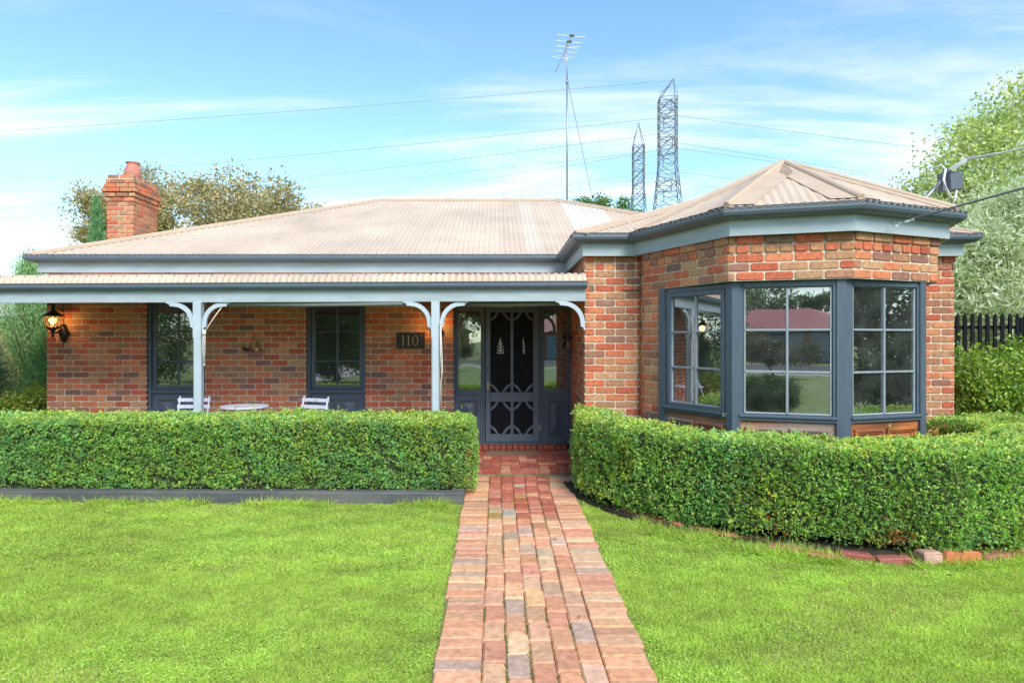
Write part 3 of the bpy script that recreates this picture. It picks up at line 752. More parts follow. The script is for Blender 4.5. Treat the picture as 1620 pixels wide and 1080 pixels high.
# ------------------------------------------------------------------ small things on the verandah
def lantern(c,wallp,label):
    # c = centre of globe
    t=thing('wall_lantern',wallp,label,'lamp')
    c=Vector(c); k=.105
    a=MB()
    a.lathe([(.118,.075),(.135,.068),(.125,.085),(.075,.118),(.05,.14),(.03,.15),(.022,.17),(.035,.185),(.02,.205),(.011,.22),(.018,.232),(.004,.262)],c,18)
    a.build('cap',M['black'],t,smooth=True)
    a=MB()
    for j in range(6):
        w=j*math.pi/3+.3
        a.tube([c+Vector((r*math.cos(w),r*math.sin(w),h)) for r,h in ((.1,.078),(.113,.03),(.112,-.01),(.10,-.05),(.072,-.092))],.005,4)
    a.lathe([(.075,-.10),(.09,-.092),(.09,-.084),(.072,-.08)],c,18); a.lathe([(.012,-.22),(.02,-.20),(.012,-.17),(.022,-.15),(.03,-.13),(.045,-.115),(.075,-.10)],c,14)
    w=Vector(wallp)
    a.tube([c+Vector((0,0,-.165)),c.lerp(w,.4)+Vector((0,0,-.09)),c.lerp(w,.75)+Vector((0,0,.02)),w+Vector((0,-.02,0))],.014,7)
    a.tube([c+Vector((0,0,-.11)),c.lerp(w,.5)+Vector((0,0,.03)),w+Vector((0,-.02,.05))],.009,6)
    for s in (-1,1): a.tube([c+Vector((.05*s,0,-.165)),c+Vector((0,0,-.165))],.008,5)
    a.T=Matrix.Translation(w)@Matrix.Rotation(R(90),4,'X'); 
    vs=[]; 
    a.lathe([(.0,.05),(.03,.045),(.055,.03),(.07,.012),(.075,-.0)],(0,0,0),16,1.0); a.T=None
    a.build('bracket_arm',M['black'],t,smooth=True)
    a=MB(); a.T=Matrix.Translation(w)@Matrix.Diagonal((1,1,1.7,1)); a.lathe([(.0,-.08),(.03,-.07),(.045,-.035),(.05,0),(.045,.035),(.03,.07),(0,.08)],(0,0,0),14); a.T=None
    a.build('backplate',M['black'],t,smooth=True)
    a=MB(); a.lathe([(.068,-.08),(.096,-.045),(.106,-.005),(.106,.03),(.096,.07)],c,20); a.build('globe',M['globe'],t,smooth=True)
    a=MB(); a.lathe([(.002,-.05),(.02,-.04),(.03,-.01),(.026,.03),(.008,.055),(.001,.06)],c,12); a.build('bulb',M['amber'],t,smooth=True)
    l=bpy.data.lights.new('lantern_light','POINT'); l.energy=4.2; l.color=(1,.50,.16); l.shadow_soft_size=.05
    o=bpy.data.objects.new('lantern_light',l); COL.objects.link(o); o.parent=t; o.location=c-Vector(wallp)+Vector((0,0,.0))
cL=px(83.5,508,8.93); lantern(cL,(px(101,527,9.13).x,9.13,px(101,527,9.13).z),'black carriage lantern lit on the far left of the brick wall')
cR=px(687,511,8.93); lantern(cR,(px(693,527,9.13).x,9.13,px(693,527,9.13).z),'black carriage lantern lit behind the post nearest the door')
a=MB(); a.tube([px(101,512,9.13),px(101,495,9.135),px(100,480,9.135)],.005,5); tag(a.build('lamp_cord',M['black'],origin=px(101,512,9.13)),'black cord running up the wall above the left lantern','cord')
# number plate
c0=px(627.5,526,9.13); c1=px(672,551,9.13); w=c1.x-c0.x; h=c0.z-c1.z; yb=9.125
np_=thing('house_number_sign',((c0.x+c1.x)/2,yb,c1.z),'dark slate plate with gold numerals 110 beside the verandah post','sign')
a=MB(); a.bbox(c0.x,c1.x,yb-.006,yb+.018,c1.z,c0.z,.003); a.build('plate',M['plate'],np_)
a=MB(); zc=(c0.z+c1.z)/2; nh=.072; yn=yb-.0095
def X_(f): return c0.x+w*f
for f in (.235,.425):
    a.box(X_(f)-.0045,X_(f)+.0045,yn,yn+.003,zc-nh,zc+nh)
    a.box(X_(f)-.013,X_(f)+.013,yn,yn+.003,zc-nh-.004,zc-nh)
    a.add([(X_(f)-.0045,yn,zc+nh),(X_(f)-.0045,yn,zc+nh-.016),(X_(f)-.016,yn,zc+nh-.018),(X_(f)-.016,yn,zc+nh-.012)],[(0,3,2,1)])
n=28; ov=[]
for j in range(n):
    t=2*math.pi*j/n; ov.append((X_(.665)+.040*math.cos(t),zc+nh*math.sin(t)))
iv=[(X_(.665)+.032*math.cos(2*math.pi*j/n),zc+(nh-.004)*math.sin(2*math.pi*j/n)) for j in range(n)]
for j in range(n):
    k=(j+1)%n; a.add([(ov[j][0],yn,ov[j][1]),(ov[k][0],yn,ov[k][1]),(iv[k][0],yn,iv[k][1]),(iv[j][0],yn,iv[j][1])],[(3,2,1,0)])
a.build('numerals',M['gold'],np_)
for f in (.1,.9): a=MB(); a.box(X_(f)-.004,X_(f)+.004,yn,yn+.003,zc+nh-.006,zc+nh+.002); a.build('screw',M['white'],np_)
# bell by the door
bl=thing('hanging_bell',(1.0,8.9,1.5),'small aged brass bell on a bracket at the side of the doorway','bell')
bc=px(899.5,546,8.95)
a=MB(); a.lathe([(.052,-.045),(.05,-.035),(.036,-.01),(.032,.02),(.026,.04),(.01,.05),(.004,.055)],bc,16); a.build('bell_cup',mat('aged_bell',(.30,.27,.22),.5,.3,20,metal=.6),bl,smooth=True)
a=MB(); a.tube([bc+Vector((0,0,.05)),bc+Vector((0,0,.10)),bc+Vector((.09,0,.10))],.007,6); a.tube([bc+Vector((-.035,0,.115)),bc+Vector((.06,0,.115))],.01,6)
a.tube([bc+Vector((-.02,0,.12)),bc+Vector((-.005,0,.16)),bc+Vector((.02,0,.17)),bc+Vector((.03,0,.13))],.006,5); a.build('bell_bracket',M['black'],bl)
# hanging shelf
sh=thing('hanging_shelf',px(401,560,9.1),'little hanging shelf with pots on the wall between the two verandah windows','shelf')
pa=px(402,530.5,9.13); pL=px(394,552,9.10); pR=px(411,552,9.10)
a=MB(); a.tube([pa+Vector((0,-.01,0)),px(393,556,9.06)],.0045,4); a.tube([pa+Vector((0,-.01,0)),px(413,556,9.06)],.0045,4); a.build('strap',M['black'],sh)
a=MB(); q0=px(385,557,9.0); q1=px(414,558.5,9.0); a.box(q0.x,q1.x,9.01,9.12,q1.z-.006,q1.z+.008); a.build('board',M['wood_grey'],sh)
tc_=thing('terracotta_pot',px(406,556,9.06),'tiny pale terracotta pot with a sprig on the hanging shelf','pot')
a=MB(); cpt=px(406,556.5,9.06); a.lathe([(.026,0),(.032,.055),(.034,.06)],cpt,12); a.build('pot_body',mat('pale_clay',(.75,.42,.26),.8),tc_,smooth=True)
a=MB()
for j in range(9): a.tube([cpt+Vector((0,0,.05)),cpt+Vector((random.uniform(.0,.05),random.uniform(-.02,.02),random.uniform(.09,.15)))],[.004,.002],4)
a.build('sprig',mat('sprig_green',(.10,.17,.05),.7),tc_)
sp=thing('dried_plant_cluster',px(390,556,9.06),'dark cluster of small dried plants on the left of the hanging shelf','plant')
a=MB()
for j in range(26):
    c=px(random.uniform(384,398),555,9.06)+Vector((0,random.uniform(-.03,.03),random.uniform(0,.06))); a.lathe([(.002,-.012),(.013,0),(.002,.012)],c,6)
a.build('seed_heads',mat('dried_brown',(.06,.05,.04),.8),sp)
# cords on posts
y1_=fy(-3.5)+.03
a=MB(); k0=px(323,526,7.5); a.tube([px(352,484,7.62),px(338,503,7.56),k0],.006,5); a.lathe([(.008,-.035),(.022,-.02),(.026,.0),(.020,.02),(.008,.035)],k0,8)
a.tube([k0+Vector((-.008,0,0)),px(321,550,7.5),px(322,574,7.5)],.006,5); a.tube([k0+Vector((.01,0,0)),px(324,555,7.5),px(323,578,7.5)],.005,5); a.lathe([(.004,-.012),(.012,0),(.004,.012)],px(323,577,7.5),8)
tag(a.build('blind_cord',M['rope'],origin=k0,smooth=True),'knotted white cord tied to the left verandah post','cord')
a=MB(); k0=px(697,511,7.38); a.tube([px(703,492,7.45),px(699,505,7.4),k0],.006,5)
a.tube([k0,px(698.5,540,7.38),px(700,585,7.38),px(697.5,604,7.38),px(698,652,7.38)],.006,5); a.tube([k0,px(697,560,7.38),px(699,600,7.38)],.006,5); a.lathe([(.004,-.02),(.018,0),(.004,.02)],k0,8)
tag(a.build('blind_cord',M['rope'],origin=k0,smooth=True),'long white cord hanging down the right side of the post nearest the door','cord')
# rolled blinds
for (xa,xb,lab) in ((340,648,'rolled up grey blind under the beam between the two posts'),(716,893,'rolled up grey blind under the beam in front of the door')):
    A=px(xa,480,7.66); B=px(xb,478,7.50); A.z=B.z=EYE+.432
    a=MB(); a.tube([A,A.lerp(B,.5)+Vector((0,0,-.012)),B],.030,10); tag(a.build('rolled_blind',M['blind'],origin=A,smooth=True),lab,'blind')
# bistro set
def make_chair(label):
    t=thing('bistro_chair',(0,0,0),label,'chair','white folding chairs on the verandah')
    a=MB()
    for k in range(6): a.bbox(-.19,.19,-.17+k*.06,-.125+k*.06,.43,.445,.002) if False else a.box(-.19,.19,-.18+k*.062,-.13+k*.062,.43,.445)
    a.build('seat',M['chair'],t)
    for zq in (.70,.785): 
        b=MB(); y=.20+.10*(zq-.45)/.4; b.box(-.205,.205,y-.012,y+.004,zq-.022,zq+.022); b.build('back_slat',M['chair'],t)
    for s in (-1,1):
        b=MB(); b.tube([(s*.185,-.24,0),(s*.185,.17,.44),(s*.185,.30,.83)],.011,6); b.build('leg',M['chair'],t,smooth=True)
        b=MB(); b.tube([(s*.165,.24,0),(s*.165,-.16,.43)],.011,6); b.build('leg',M['chair'],t,smooth=True)
    return t
ch1=make_chair('white folding slatted chair standing behind the left verandah post'); 
ch2=copy_tree(ch1); ch2['label']='white folding slatted chair right of the round table, in front of the window'
PZ=.07
p=px(307,640,8.35); ch1.location=(p.x,8.12,PZ); ch1.rotation_euler=(0,0,R(4))
p=px(485,640,8.3); ch2.location=(p.x,8.1,PZ); ch2.rotation_euler=(0,R(0),R(-20))
tb=thing('bistro_table',(-3.26,8.34,PZ),'round white metal table between the two folding chairs','table')
a=MB(); tcx=(387-CX)/122.3; a.lathe([(.29,.690),(.30,.695),(.30,.71),(.295,.714)],(tcx,8.34,PZ),36); a.build('tabletop',M['chair'],tb)
for (ax,bx,yy) in ((-.2,.22,-.1),(.2,-.22,-.08),(-.2,.22,.12),(.2,-.22,.14)):
    a=MB(); a.tube([(tcx+ax,8.34+yy,PZ),(tcx+bx,8.34+yy,PZ+.69)],.010,6); a.build('leg',M['chair'],tb,smooth=True)
# doormat
a=MB(); m0=px(768,723,8.6); a.box((768-CX)/125*1.0+.0,(857-CX)/125*1.0,8.72,9.04,.075,.088); tag(a.build('doormat',M['mat'],origin=(0,8.88,.075)),'worn brown coir mat on the brick porch before the door','doormat')

# ------------------------------------------------------------------ ground
a=MB(); 
a.add([(-400,-400,-.03),(400,-400,-.03),(400,600,-.03),(-400,600,-.03)],[(0,1,2,3)])
tag(a.build('ground',gm),kind='structure')
def pathX(y): 
    if y<7.0: t=(y-3.07)/4.1; return (-.313-.038*t, .77+.06*t)
    t=(y-3.07)/4.1; return (-.313-.038*t, .77+.06*t+.05*(y-7)/.8)
pv=MB(); PPAL=[(.68,.35,.20),(.65,.32,.19),(.69,.38,.22),(.60,.28,.17),(.66,.41,.26),(.60,.36,.24),(.64,.34,.20),(.54,.37,.27),(.68,.39,.22),(.62,.30,.18),(.66,.36,.20)]
def paver(X0,X1,Y0,Y1,zt,col=None,th=.05,b=.007,tilt=.004):
    c=col or random.choice(PPAL); j=random.uniform(.82,1.12); c=(c[0]*j,c[1]*j*random.uniform(.94,1.06),c[2]*j*random.uniform(.92,1.08))
    t=[zt+random.uniform(-tilt,tilt) for _ in range(4)]
    jx=[random.uniform(-.002,.002) for _ in range(8)]
    Xs=[(X0,Y0),(X1,Y0),(X1,Y1),(X0,Y1)]; sg=[(1,1),(-1,1),(-1,-1),(1,-1)]
    vs=[(x+s[0]*b+jx[i],y+s[1]*b+jx[i+4],t[i]) for i,((x,y),s) in enumerate(zip(Xs,sg))]+[(x,y,t[i]-b) for i,(x,y) in enumerate(Xs)]+[(x,y,zt-th) for (x,y) in Xs]
    pv.add(vs,[(0,1,2,3)]+[(i+4,(i+1)%4+4,(i+1)%4,i) for i in range(4)]+[(i+8,(i+1)%4+8,(i+1)%4+4,i+4) for i in range(4)],col=c)
JOINTS=[]
ys=-1.0; YE=7.74
def lx(u,y): a_,b_=pathX(y); return a_+(b_-a_)*u
W5=1.085
cols=[.235/W5+(i*.123)/W5 for i in range(6)]
y=ys
while y<YE:
    hgt=random.uniform(.112,.124)
    yy=min(y+hgt,YE)
    if yy-y>.05:
        jo=random.uniform(-.012,.012)
        old = y>5.6
        paver(lx(0,y)+jo,lx(cols[0],y)-.002,y+.005,yy-.005,.006+random.uniform(-.004,.004))
    y=yy
y=ys+.05
while y<YE:
    hgt=random.uniform(.112,.124); yy=min(y+hgt,YE)
    if yy-y>.05: paver(lx(cols[5],y)+.002,lx(1,y)+random.uniform(-.012,.012),y+.005,yy-.005,.006+random.uniform(-.004,.004))
    y=yy
for i in range(5):
    y=ys+(.12 if i%2 else 0)
    while y<YE:
        L_=random.uniform(.228,.245)
        if y>5.9 and random.random()<.4: L_=.12
        yy=min(y+L_,YE)
        col=None
        if y>5.8 and random.random()<.3: col=random.choice([(.45,.27,.10),(.36,.31,.27),(.40,.12,.07),(.55,.36,.22)])
        elif y>5.8: col=random.choice([(.46,.15,.10),(.50,.21,.14),(.40,.12,.085)])
        if yy-y>.05: e_=random.uniform(-.005,.005); paver(lx(cols[i],y)+.002+e_,lx(cols[i+1],y)-.002+e_,y+.007,yy-.007,.008,col,b=.010)
        JOINTS.append((lx(cols[i],y),y)); y=yy
pth=pv.build('path',M['paver']); tag(pth,kind='structure')
jb=MB()
for (ya,yb) in ((ys,3.1),(3.1,7.0),(7.0,YE)): jb.add([(lx(0,ya)-.004,ya,-.012),(lx(1,ya)+.004,ya,-.012),(lx(1,yb)+.004,yb,-.012),(lx(0,yb)-.004,yb,-.012)],[(0,1,2,3)])
tag(jb.build('path_bed',M['joint']),kind='structure')
# porch paving (basket weave)
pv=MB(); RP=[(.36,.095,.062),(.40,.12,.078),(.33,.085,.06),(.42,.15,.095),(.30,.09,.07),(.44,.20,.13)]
y=7.77; row=0
X0p,X1p=-7.4,1.0
while y<9.12:
    x=.985-0.0; 
    n=0
    while x>X0p:
        if (n+row)%2==0:
            for k in range(2): 
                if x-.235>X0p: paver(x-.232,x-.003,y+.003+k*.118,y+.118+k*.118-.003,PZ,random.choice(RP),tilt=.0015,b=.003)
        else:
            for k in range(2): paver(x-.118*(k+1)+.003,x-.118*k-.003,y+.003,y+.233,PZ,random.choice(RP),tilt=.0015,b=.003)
        x-=.236; n+=1
    y+=.236; row+=1
tag(pv.build('porch_paving',M['paver']),kind='structure')
a=MB(); a.box(-7.4,1.0,7.775,9.16,-.1,PZ-.012); tag(a.build('porch_slab',M['joint']),kind='structure')

# kerbs
a=MB()
sweep(a,[(0,-.05),(0,.088),(-.012,.10),(-.13,.10),(-.13,-.05)][::-1],[(-8,6.62),(-4.2,6.54),(-1.9,6.50),(-.34,6.47),(-.335,7.75)])
tag(a.build('garden_kerb',M['kerb']),'charcoal sleeper edging under the straight left hedge','garden edging')
a=MB(); pts=[(.86,7.7),(.855,7.2),(.90,6.75),(.98,6.45),(1.1,6.3)]
sweep(a,[(0,-.03),(0,.02),(-.03,.02),(-.03,-.03)][::-1],pts)
tag(a.build('garden_edging',M['concrete']),'thin grey edging strip between path and the curved hedge','garden edging')
# brick edging around the curved hedge
HC=Vector((3.2,7.35))
eb=MB(); one=None
def edge_pt(t,r): return Vector((HC.x+r*math.cos(R(t)),HC.y+r*math.sin(R(t))))
bricks=[]
t=203
EPAL=[(.36,.10,.065),(.30,.085,.065),(.40,.14,.09),(.33,.11,.085)]
EM=[mat('edging_brick_%d'%i if False else 'edging_brick',c,.85,.25,20,.5,70) for i,c in enumerate(EPAL)]+[mat('edging_brick',(.52,.17,.07),.85,.2,20,.5,70),mat('edging_brick',(.50,.30,.24),.9,.3,9,.5,70)]
def ebrick(l,w,h,m):
    b=MB(); r=.012
    b.slab([(-l/2+r,-w/2),(l/2-r,-w/2),(l/2,-w/2+r),(l/2,w/2-r),(l/2-r,w/2),(-l/2+r,w/2),(-l/2,w/2-r),(-l/2,-w/2+r)],-h/2,h/2-r)
    v=b.v; b.add([(-l/2+r,-w/2,h/2-r),(l/2-r,-w/2,h/2-r),(l/2,-w/2+r,h/2-r),(l/2,w/2-r,h/2-r),(l/2-r,w/2,h/2-r),(-l/2+r,w/2,h/2-r),(-l/2,w/2-r,h/2-r),(-l/2,-w/2+r,h/2-r)]+[(-l/2+2*r,-w/2+r,h/2),(l/2-2*r,-w/2+r,h/2),(l/2-r,-w/2+2*r,h/2),(l/2-r,w/2-2*r,h/2),(l/2-2*r,w/2-r,h/2),(-l/2+2*r,w/2-r,h/2),(-l/2+r,w/2-2*r,h/2),(-l/2+r,-w/2+2*r,h/2)],
      [(i,(i+1)%8,(i+1)%8+8,i+8) for i in range(8)]+[tuple(range(8,16))])
    b.v=[p+Vector((random.uniform(-.004,.004),random.uniform(-.004,.004),random.uniform(-.004,.004))) for p in b.v]
    return b.build('edging_brick',m)
protos=[ebrick(.235,.11,.09,m) for m in EM[:4]]+[ebrick(.27,.15,.12,EM[4]),ebrick(.14,.13,.12,EM[5])]
placed=set()
while t<318:
    r=2.53+.03*math.sin(t*.7)-(.18 if t<245 else 0)+(.02 if t>262 else 0)
    if t<214: t=214
    gapz=.0
    pidx=random.randrange(4)
    if t>268 and 5 not in placed: pidx=5
    elif t>268 and 4 not in placed: pidx=4; t+=1.2
    if pidx in placed: o=protos[pidx].copy(); COL.objects.link(o)
    else: o=protos[pidx]; placed.add(pidx)
    P=edge_pt(t,r); o.location=(P.x,P.y,.004+random.uniform(-.016,.010)+(.022 if pidx>=4 else 0)-(.026 if 226<t<270 else 0)); o.rotation_euler=(R(random.uniform(-6,6)),R(random.uniform(-5,5)),R(t+90+random.uniform(-7,7)))
    lab={4:'large bright orange brick at the foot of the curved hedge',5:'pale half brick end-on beside the large orange edging brick'}.get(pidx,'red brick laid along the foot of the curved hedge')
    tag(o,lab,'brick','bricks edging the curved hedge')
    t+= (6.4 if pidx==4 else 3.9 if pidx==5 else 5.6)
for k,o in enumerate(protos):
    if k not in placed: bpy.data.objects.remove(o)

# ------------------------------------------------------------------ foliage tools
def mesh_leaves(name,P,D,L,W,C,m,parent=None,origin=None,fold=.0):
    n=len(P); off=np.array(parent['_off'] if parent is not None else (origin if origin is not None else (0,0,0)))
    D=D/np.linalg.norm(D,axis=1,keepdims=True)
    rv=RNG.normal(size=(n,3)); S=np.cross(D,rv); S/=np.linalg.norm(S,axis=1,keepdims=True)+1e-9
    L=np.broadcast_to(L,(n,))[:,None]; W=np.broadcast_to(W,(n,))[:,None]
    P=P-off
    V=np.empty((n,4,3),np.float32); V[:,0]=P; V[:,1]=P+D*L*.45+S*W*.5; V[:,2]=P+D*L; V[:,3]=P+D*L*.45-S*W*.5
    me=bpy.data.meshes.new(name); me.vertices.add(n*4); me.vertices.foreach_set('co',V.ravel())
    me.loops.add(n*4); me.loops.foreach_set('vertex_index',np.arange(n*4,dtype=np.int32))
    me.polygons.add(n); me.polygons.foreach_set('loop_start',np.arange(0,n*4,4,dtype=np.int32))
    try: me.polygons.foreach_set('loop_total',np.full(n,4,dtype=np.int32))
    except Exception: pass
    me.materials.append(m); me.update(calc_edges=True)
    ca=me.color_attributes.new('Col','FLOAT_COLOR','POINT')
    cc=np.repeat(np.c_[C,np.ones(n)],4,axis=0).astype(np.float32); ca.data.foreach_set('color',cc.ravel())
    return link(name,me,parent,Vector(off))
def vnoise(P,s,seed=0):        # cheap smooth noise in numpy (sum of sines)
    r=np.random.default_rng(seed); out=np.zeros(len(P))
    for k in range(9):
        v=r.normal(size=3)*s; out+=np.sin(P@v+r.uniform(0,6.28))
    return out/4.0
def pick(pal,n,jit=.15):
    pal=np.array(pal); i=RNG.integers(0,len(pal),n); c=pal[i]*RNG.uniform(1-jit,1+jit,(n,1)); return c
HP=[(.27,.45,.085),(.21,.40,.08),(.34,.52,.09),(.15,.31,.075),(.42,.57,.13),(.21,.41,.13)]
def hedge(name,stations,label,dens=15000,zb=.06,group=None,seed=1,ends=(True,True),brown=()):
    # stations: list of (outer xy, inner xy, ztop)
    st=[(np.array(o),np.array(i),zt) for o,i,zt in stations]
    cen=(st[0][0]+st[0][1])/2
    t=thing(name,(float(cen[0]),float(cen[1]),0),label,'hedge',group)
    seg=[np.linalg.norm(st[k+1][0]-st[k][0])*.6+np.linalg.norm(st[k+1][1]-st[k][1])*.4 for k in range(len(st)-1)]
    Pl=[];Nl=[]
    rr=.07
    def emit(n,o,i,zt,wd,fr):   # arrays
        pass
    for k in range(len(st)-1):
        o0,i0,z0=st[k];o1,i1,z1=st[k+1]
        wd=(np.linalg.norm(o0-i0)+np.linalg.norm(o1-i1))/2; ht=(z0+z1)/2-zb
        Lo=np.linalg.norm(o1-o0); Li=np.linalg.norm(i1-i0)
        per=[('o',Lo*ht*1.0),('t',(Lo+Li)/2*wd*1.0),('i',Li*ht*.35)]
        for kind,area in per:
            n=int(area*dens/3.3)
            if n<=0: continue
            s=RNG.random(n)[:,None]; q=RNG.random(n)[:,None]
            O=o0+(o1-o0)*s; I=i0+(i1-i0)*s; Z=(z0+(z1-z0)*s)
            across=(I-O); aw=np.linalg.norm(across,axis=1,keepdims=True); ac=across/(aw+1e-6)
            if kind=='o':
                zv=zb+(Z-zb)*q; xy=O.copy(); nrm=np.c_[-ac,np.zeros(n)]
                d=np.clip(rr-(Z-zv),0,rr)/rr       # round the top edge
                xy+=ac*(1-np.sqrt(np.clip(1-d**2,0,1)))*rr; nrm[:,2:3]+=d; 
                d2=np.clip(.12-(zv-zb),0,.12)/.12; xy+=ac*d2**2*.05
            elif kind=='i':
                zv=zb+(Z-zb)*q; xy=I.copy(); nrm=np.c_[ac,np.zeros(n)]
                d=np.clip(rr-(Z-zv),0,rr)/rr; xy-=ac*(1-np.sqrt(np.clip(1-d**2,0,1)))*rr; nrm[:,2:3]+=d
            else:
                xy=O+across*q; zv=Z.copy(); nrm=np.c_[np.zeros((n,2)),np.ones(n)]
                e=np.minimum(aw*q,aw*(1-q)); d=np.clip(rr-e,0,rr)/rr; zv-= (1-np.sqrt(np.clip(1-d**2,0,1)))*rr
            Pl.append(np.c_[xy,zv]); Nl.append(nrm)
    for e,(idx) in ((0,0),(1,-1)):
        if not ends[e]: continue
        o,i,zt=st[idx]; oth=st[1][0] if idx==0 else st[-2][0]
        w_=np.linalg.norm(i-o); n=int(w_*(zt-zb)*dens/3.3); q=RNG.random(n)[:,None]; v=RNG.random(n)[:,None]
        dirv=(o-oth); dirv=dirv/np.linalg.norm(dirv)
        e_=np.minimum(q,1-q)*w_; bul=np.sqrt(np.clip(1-(1-np.clip(e_/.12,0,1))**2,0,1))*.05
        zv=zb+(zt-zb)*v; d=np.clip(rr-(zt-zv),0,rr)/rr
        xy=o+(i-o)*q+dirv*(bul-.02)-dirv*d*d*.04
        Pl.append(np.c_[xy,zv]); Nl.append(np.c_[np.tile(dirv,(n,1)),d])
    P=np.vstack(Pl);Nn=np.vstack(Nl); Nn/=np.linalg.norm(Nn,axis=1,keepdims=True)
    n=len(P)
    bumpv=.016*vnoise(P,5,seed)+.018*vnoise(P,14,seed+1)+.014*vnoise(P,34,seed+2)
    clump=np.clip(vnoise(P,48,seed+3),-1,1)
    depth=RNG.exponential(.018,n)
    P=P+Nn*(bumpv+.018*clump-depth+.012)[:,None]
    st_=RNG.random(n)<.018; P[st_]+=(Nn[st_]*.5+np.array([0,0,.6]))*RNG.exponential(.022,(st_.sum(),1))
    D=Nn*.75+RNG.normal(size=(n,3))*.62+np.array([0,0,.30])
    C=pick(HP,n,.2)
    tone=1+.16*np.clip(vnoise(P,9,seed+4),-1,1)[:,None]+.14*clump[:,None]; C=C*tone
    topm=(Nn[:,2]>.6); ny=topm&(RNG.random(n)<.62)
    C[ny]=C[ny]*np.array([1.75,1.45,1.5])  # upward-facing leaves painted paler: new growth plus the brightness of sunlit tops
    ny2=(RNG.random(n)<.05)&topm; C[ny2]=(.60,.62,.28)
    yel=(vnoise(P,4,seed+5)>.35)&(RNG.random(n)<.32); C[yel]=C[yel]*np.array([1.7,1.2,.8])
    bl=(vnoise(P,3.5,seed+9)>.3)&(RNG.random(n)<.5); C[bl]=C[bl]*np.array([.75,.95,1.5])
    br=RNG.random(n)<.022; C[br]=(.26,.14,.045)
    for (bx,by,bz,brad,pr) in brown:
        dd=np.linalg.norm(P-np.array([bx,by,bz]),axis=1); m_=(dd<brad*RNG.uniform(.5,1.2,n))&(RNG.random(n)<pr); C[m_]=np.array([.42,.17,.045])*RNG.uniform(.6,1.2,(m_.sum(),1))
    keep=np.ones(n,bool)
    gapm=(vnoise(P,11,seed+6)+.7*vnoise(P,30,seed+8)<-.95)&(RNG.random(n)<.7)&~topm; keep&=~gapm
    low=(P[:,2]<zb+.06+.05*vnoise(P,7,seed+7))&(RNG.random(n)<.75); keep&=~low
    P,D,C=P[keep],D[keep],C[keep]; n=len(P); K=6
    D/=np.linalg.norm(D,axis=1,keepdims=True)
    scl=np.repeat(RNG.uniform(.7,1.25,n),K)
    tipc=np.repeat(C,K,axis=0)*RNG.uniform(.8,1.2,(n*K,1)); AX=np.repeat(D,K,axis=0)
    lv_=np.tile(np.array([.0,.0,.35,.35,.8,1.0]),n)[:,None]
    tipc=tipc*(1+.35*(lv_-.3))     # young tip leaves are paler than old ones
    P=np.repeat(P,K,axis=0)+AX*lv_*.016; D=AX*.55+RNG.normal(size=(n*K,3))*.62; C=np.clip(tipc,0,.82); n=n*K
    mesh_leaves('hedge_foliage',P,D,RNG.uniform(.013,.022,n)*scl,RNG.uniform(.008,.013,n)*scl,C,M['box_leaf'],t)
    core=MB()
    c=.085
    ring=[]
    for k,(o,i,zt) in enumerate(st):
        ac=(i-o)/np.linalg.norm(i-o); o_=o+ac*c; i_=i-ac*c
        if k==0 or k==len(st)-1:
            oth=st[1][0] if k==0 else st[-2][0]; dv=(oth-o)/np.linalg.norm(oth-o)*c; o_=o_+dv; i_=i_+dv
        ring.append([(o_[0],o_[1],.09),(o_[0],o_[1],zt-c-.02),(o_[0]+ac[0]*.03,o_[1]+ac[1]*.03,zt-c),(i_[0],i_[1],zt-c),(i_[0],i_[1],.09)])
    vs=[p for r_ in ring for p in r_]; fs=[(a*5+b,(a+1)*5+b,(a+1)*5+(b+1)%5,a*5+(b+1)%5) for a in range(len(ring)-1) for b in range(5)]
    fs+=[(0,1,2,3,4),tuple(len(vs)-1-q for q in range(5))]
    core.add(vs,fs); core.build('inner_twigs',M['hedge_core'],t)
    return t
LS=[]
for x in (-8.0,-6.5,-5,-3.5,-2,-1.2,-.55,-.36):
    yo=6.60+(-.3-x)*.012; yi=7.33+(-.3-x)*.012
    if x>-.4: LS.append(((x+.08,yo+.13),(x+.08,yi-.06),.785))
    elif x>-.6: LS.append(((x+.10,yo+.012),(x+.10,yi),.79))
    else: LS.append(((x,yo),(x,yi),.795+.012*math.sin(x*2)))
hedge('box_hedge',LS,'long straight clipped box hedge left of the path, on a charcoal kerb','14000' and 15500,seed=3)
RS=[]
for t in (178,184,192,202,214,226,238,250,262,274,284,294):
    ro=2.42+(.06 if t>255 else 0)-(.10 if t<186 else 0)+(.12 if t>270 else 0); ri=1.93 - (0 if t<270 else .03*(t-270)/10)
    o=edge_pt(t,ro); i=edge_pt(t,ri)
    zt=.845-.05*max(0,min(1,(t-180)/45))
    RS.append(((o.x,o.y),(i.x,i.y),zt))
RS.append(((4.45,5.02),(4.25,5.75),.79))
RS.append(((5.4,5.05),(4.62,6.05),.79))
RS.append(((6.6,5.4),(4.75,6.5),.80))
bz=[(1.02,6.85,.22,.09,.7),(1.18,6.45,.25,.12,.45),(1.5,6.03,.2,.10,.75),(3.0,4.88,.12,.14,.5),(4.1,4.95,.22,.16,.4),(2.2,5.1,.10,.16,.3),(1.2,6.5,.42,.2,.3)]
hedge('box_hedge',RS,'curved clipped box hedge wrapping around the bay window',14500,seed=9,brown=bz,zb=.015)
hedge('box_hedge',[((4.72,6.45),(4.55,6.9),.79),((5.6,6.35),(5.3,7.15),.80),((7.2,6.0),(7.2,6.9),.80)],'low hedge behind the curved hedge at the foot of the right wall',12000,seed=21)
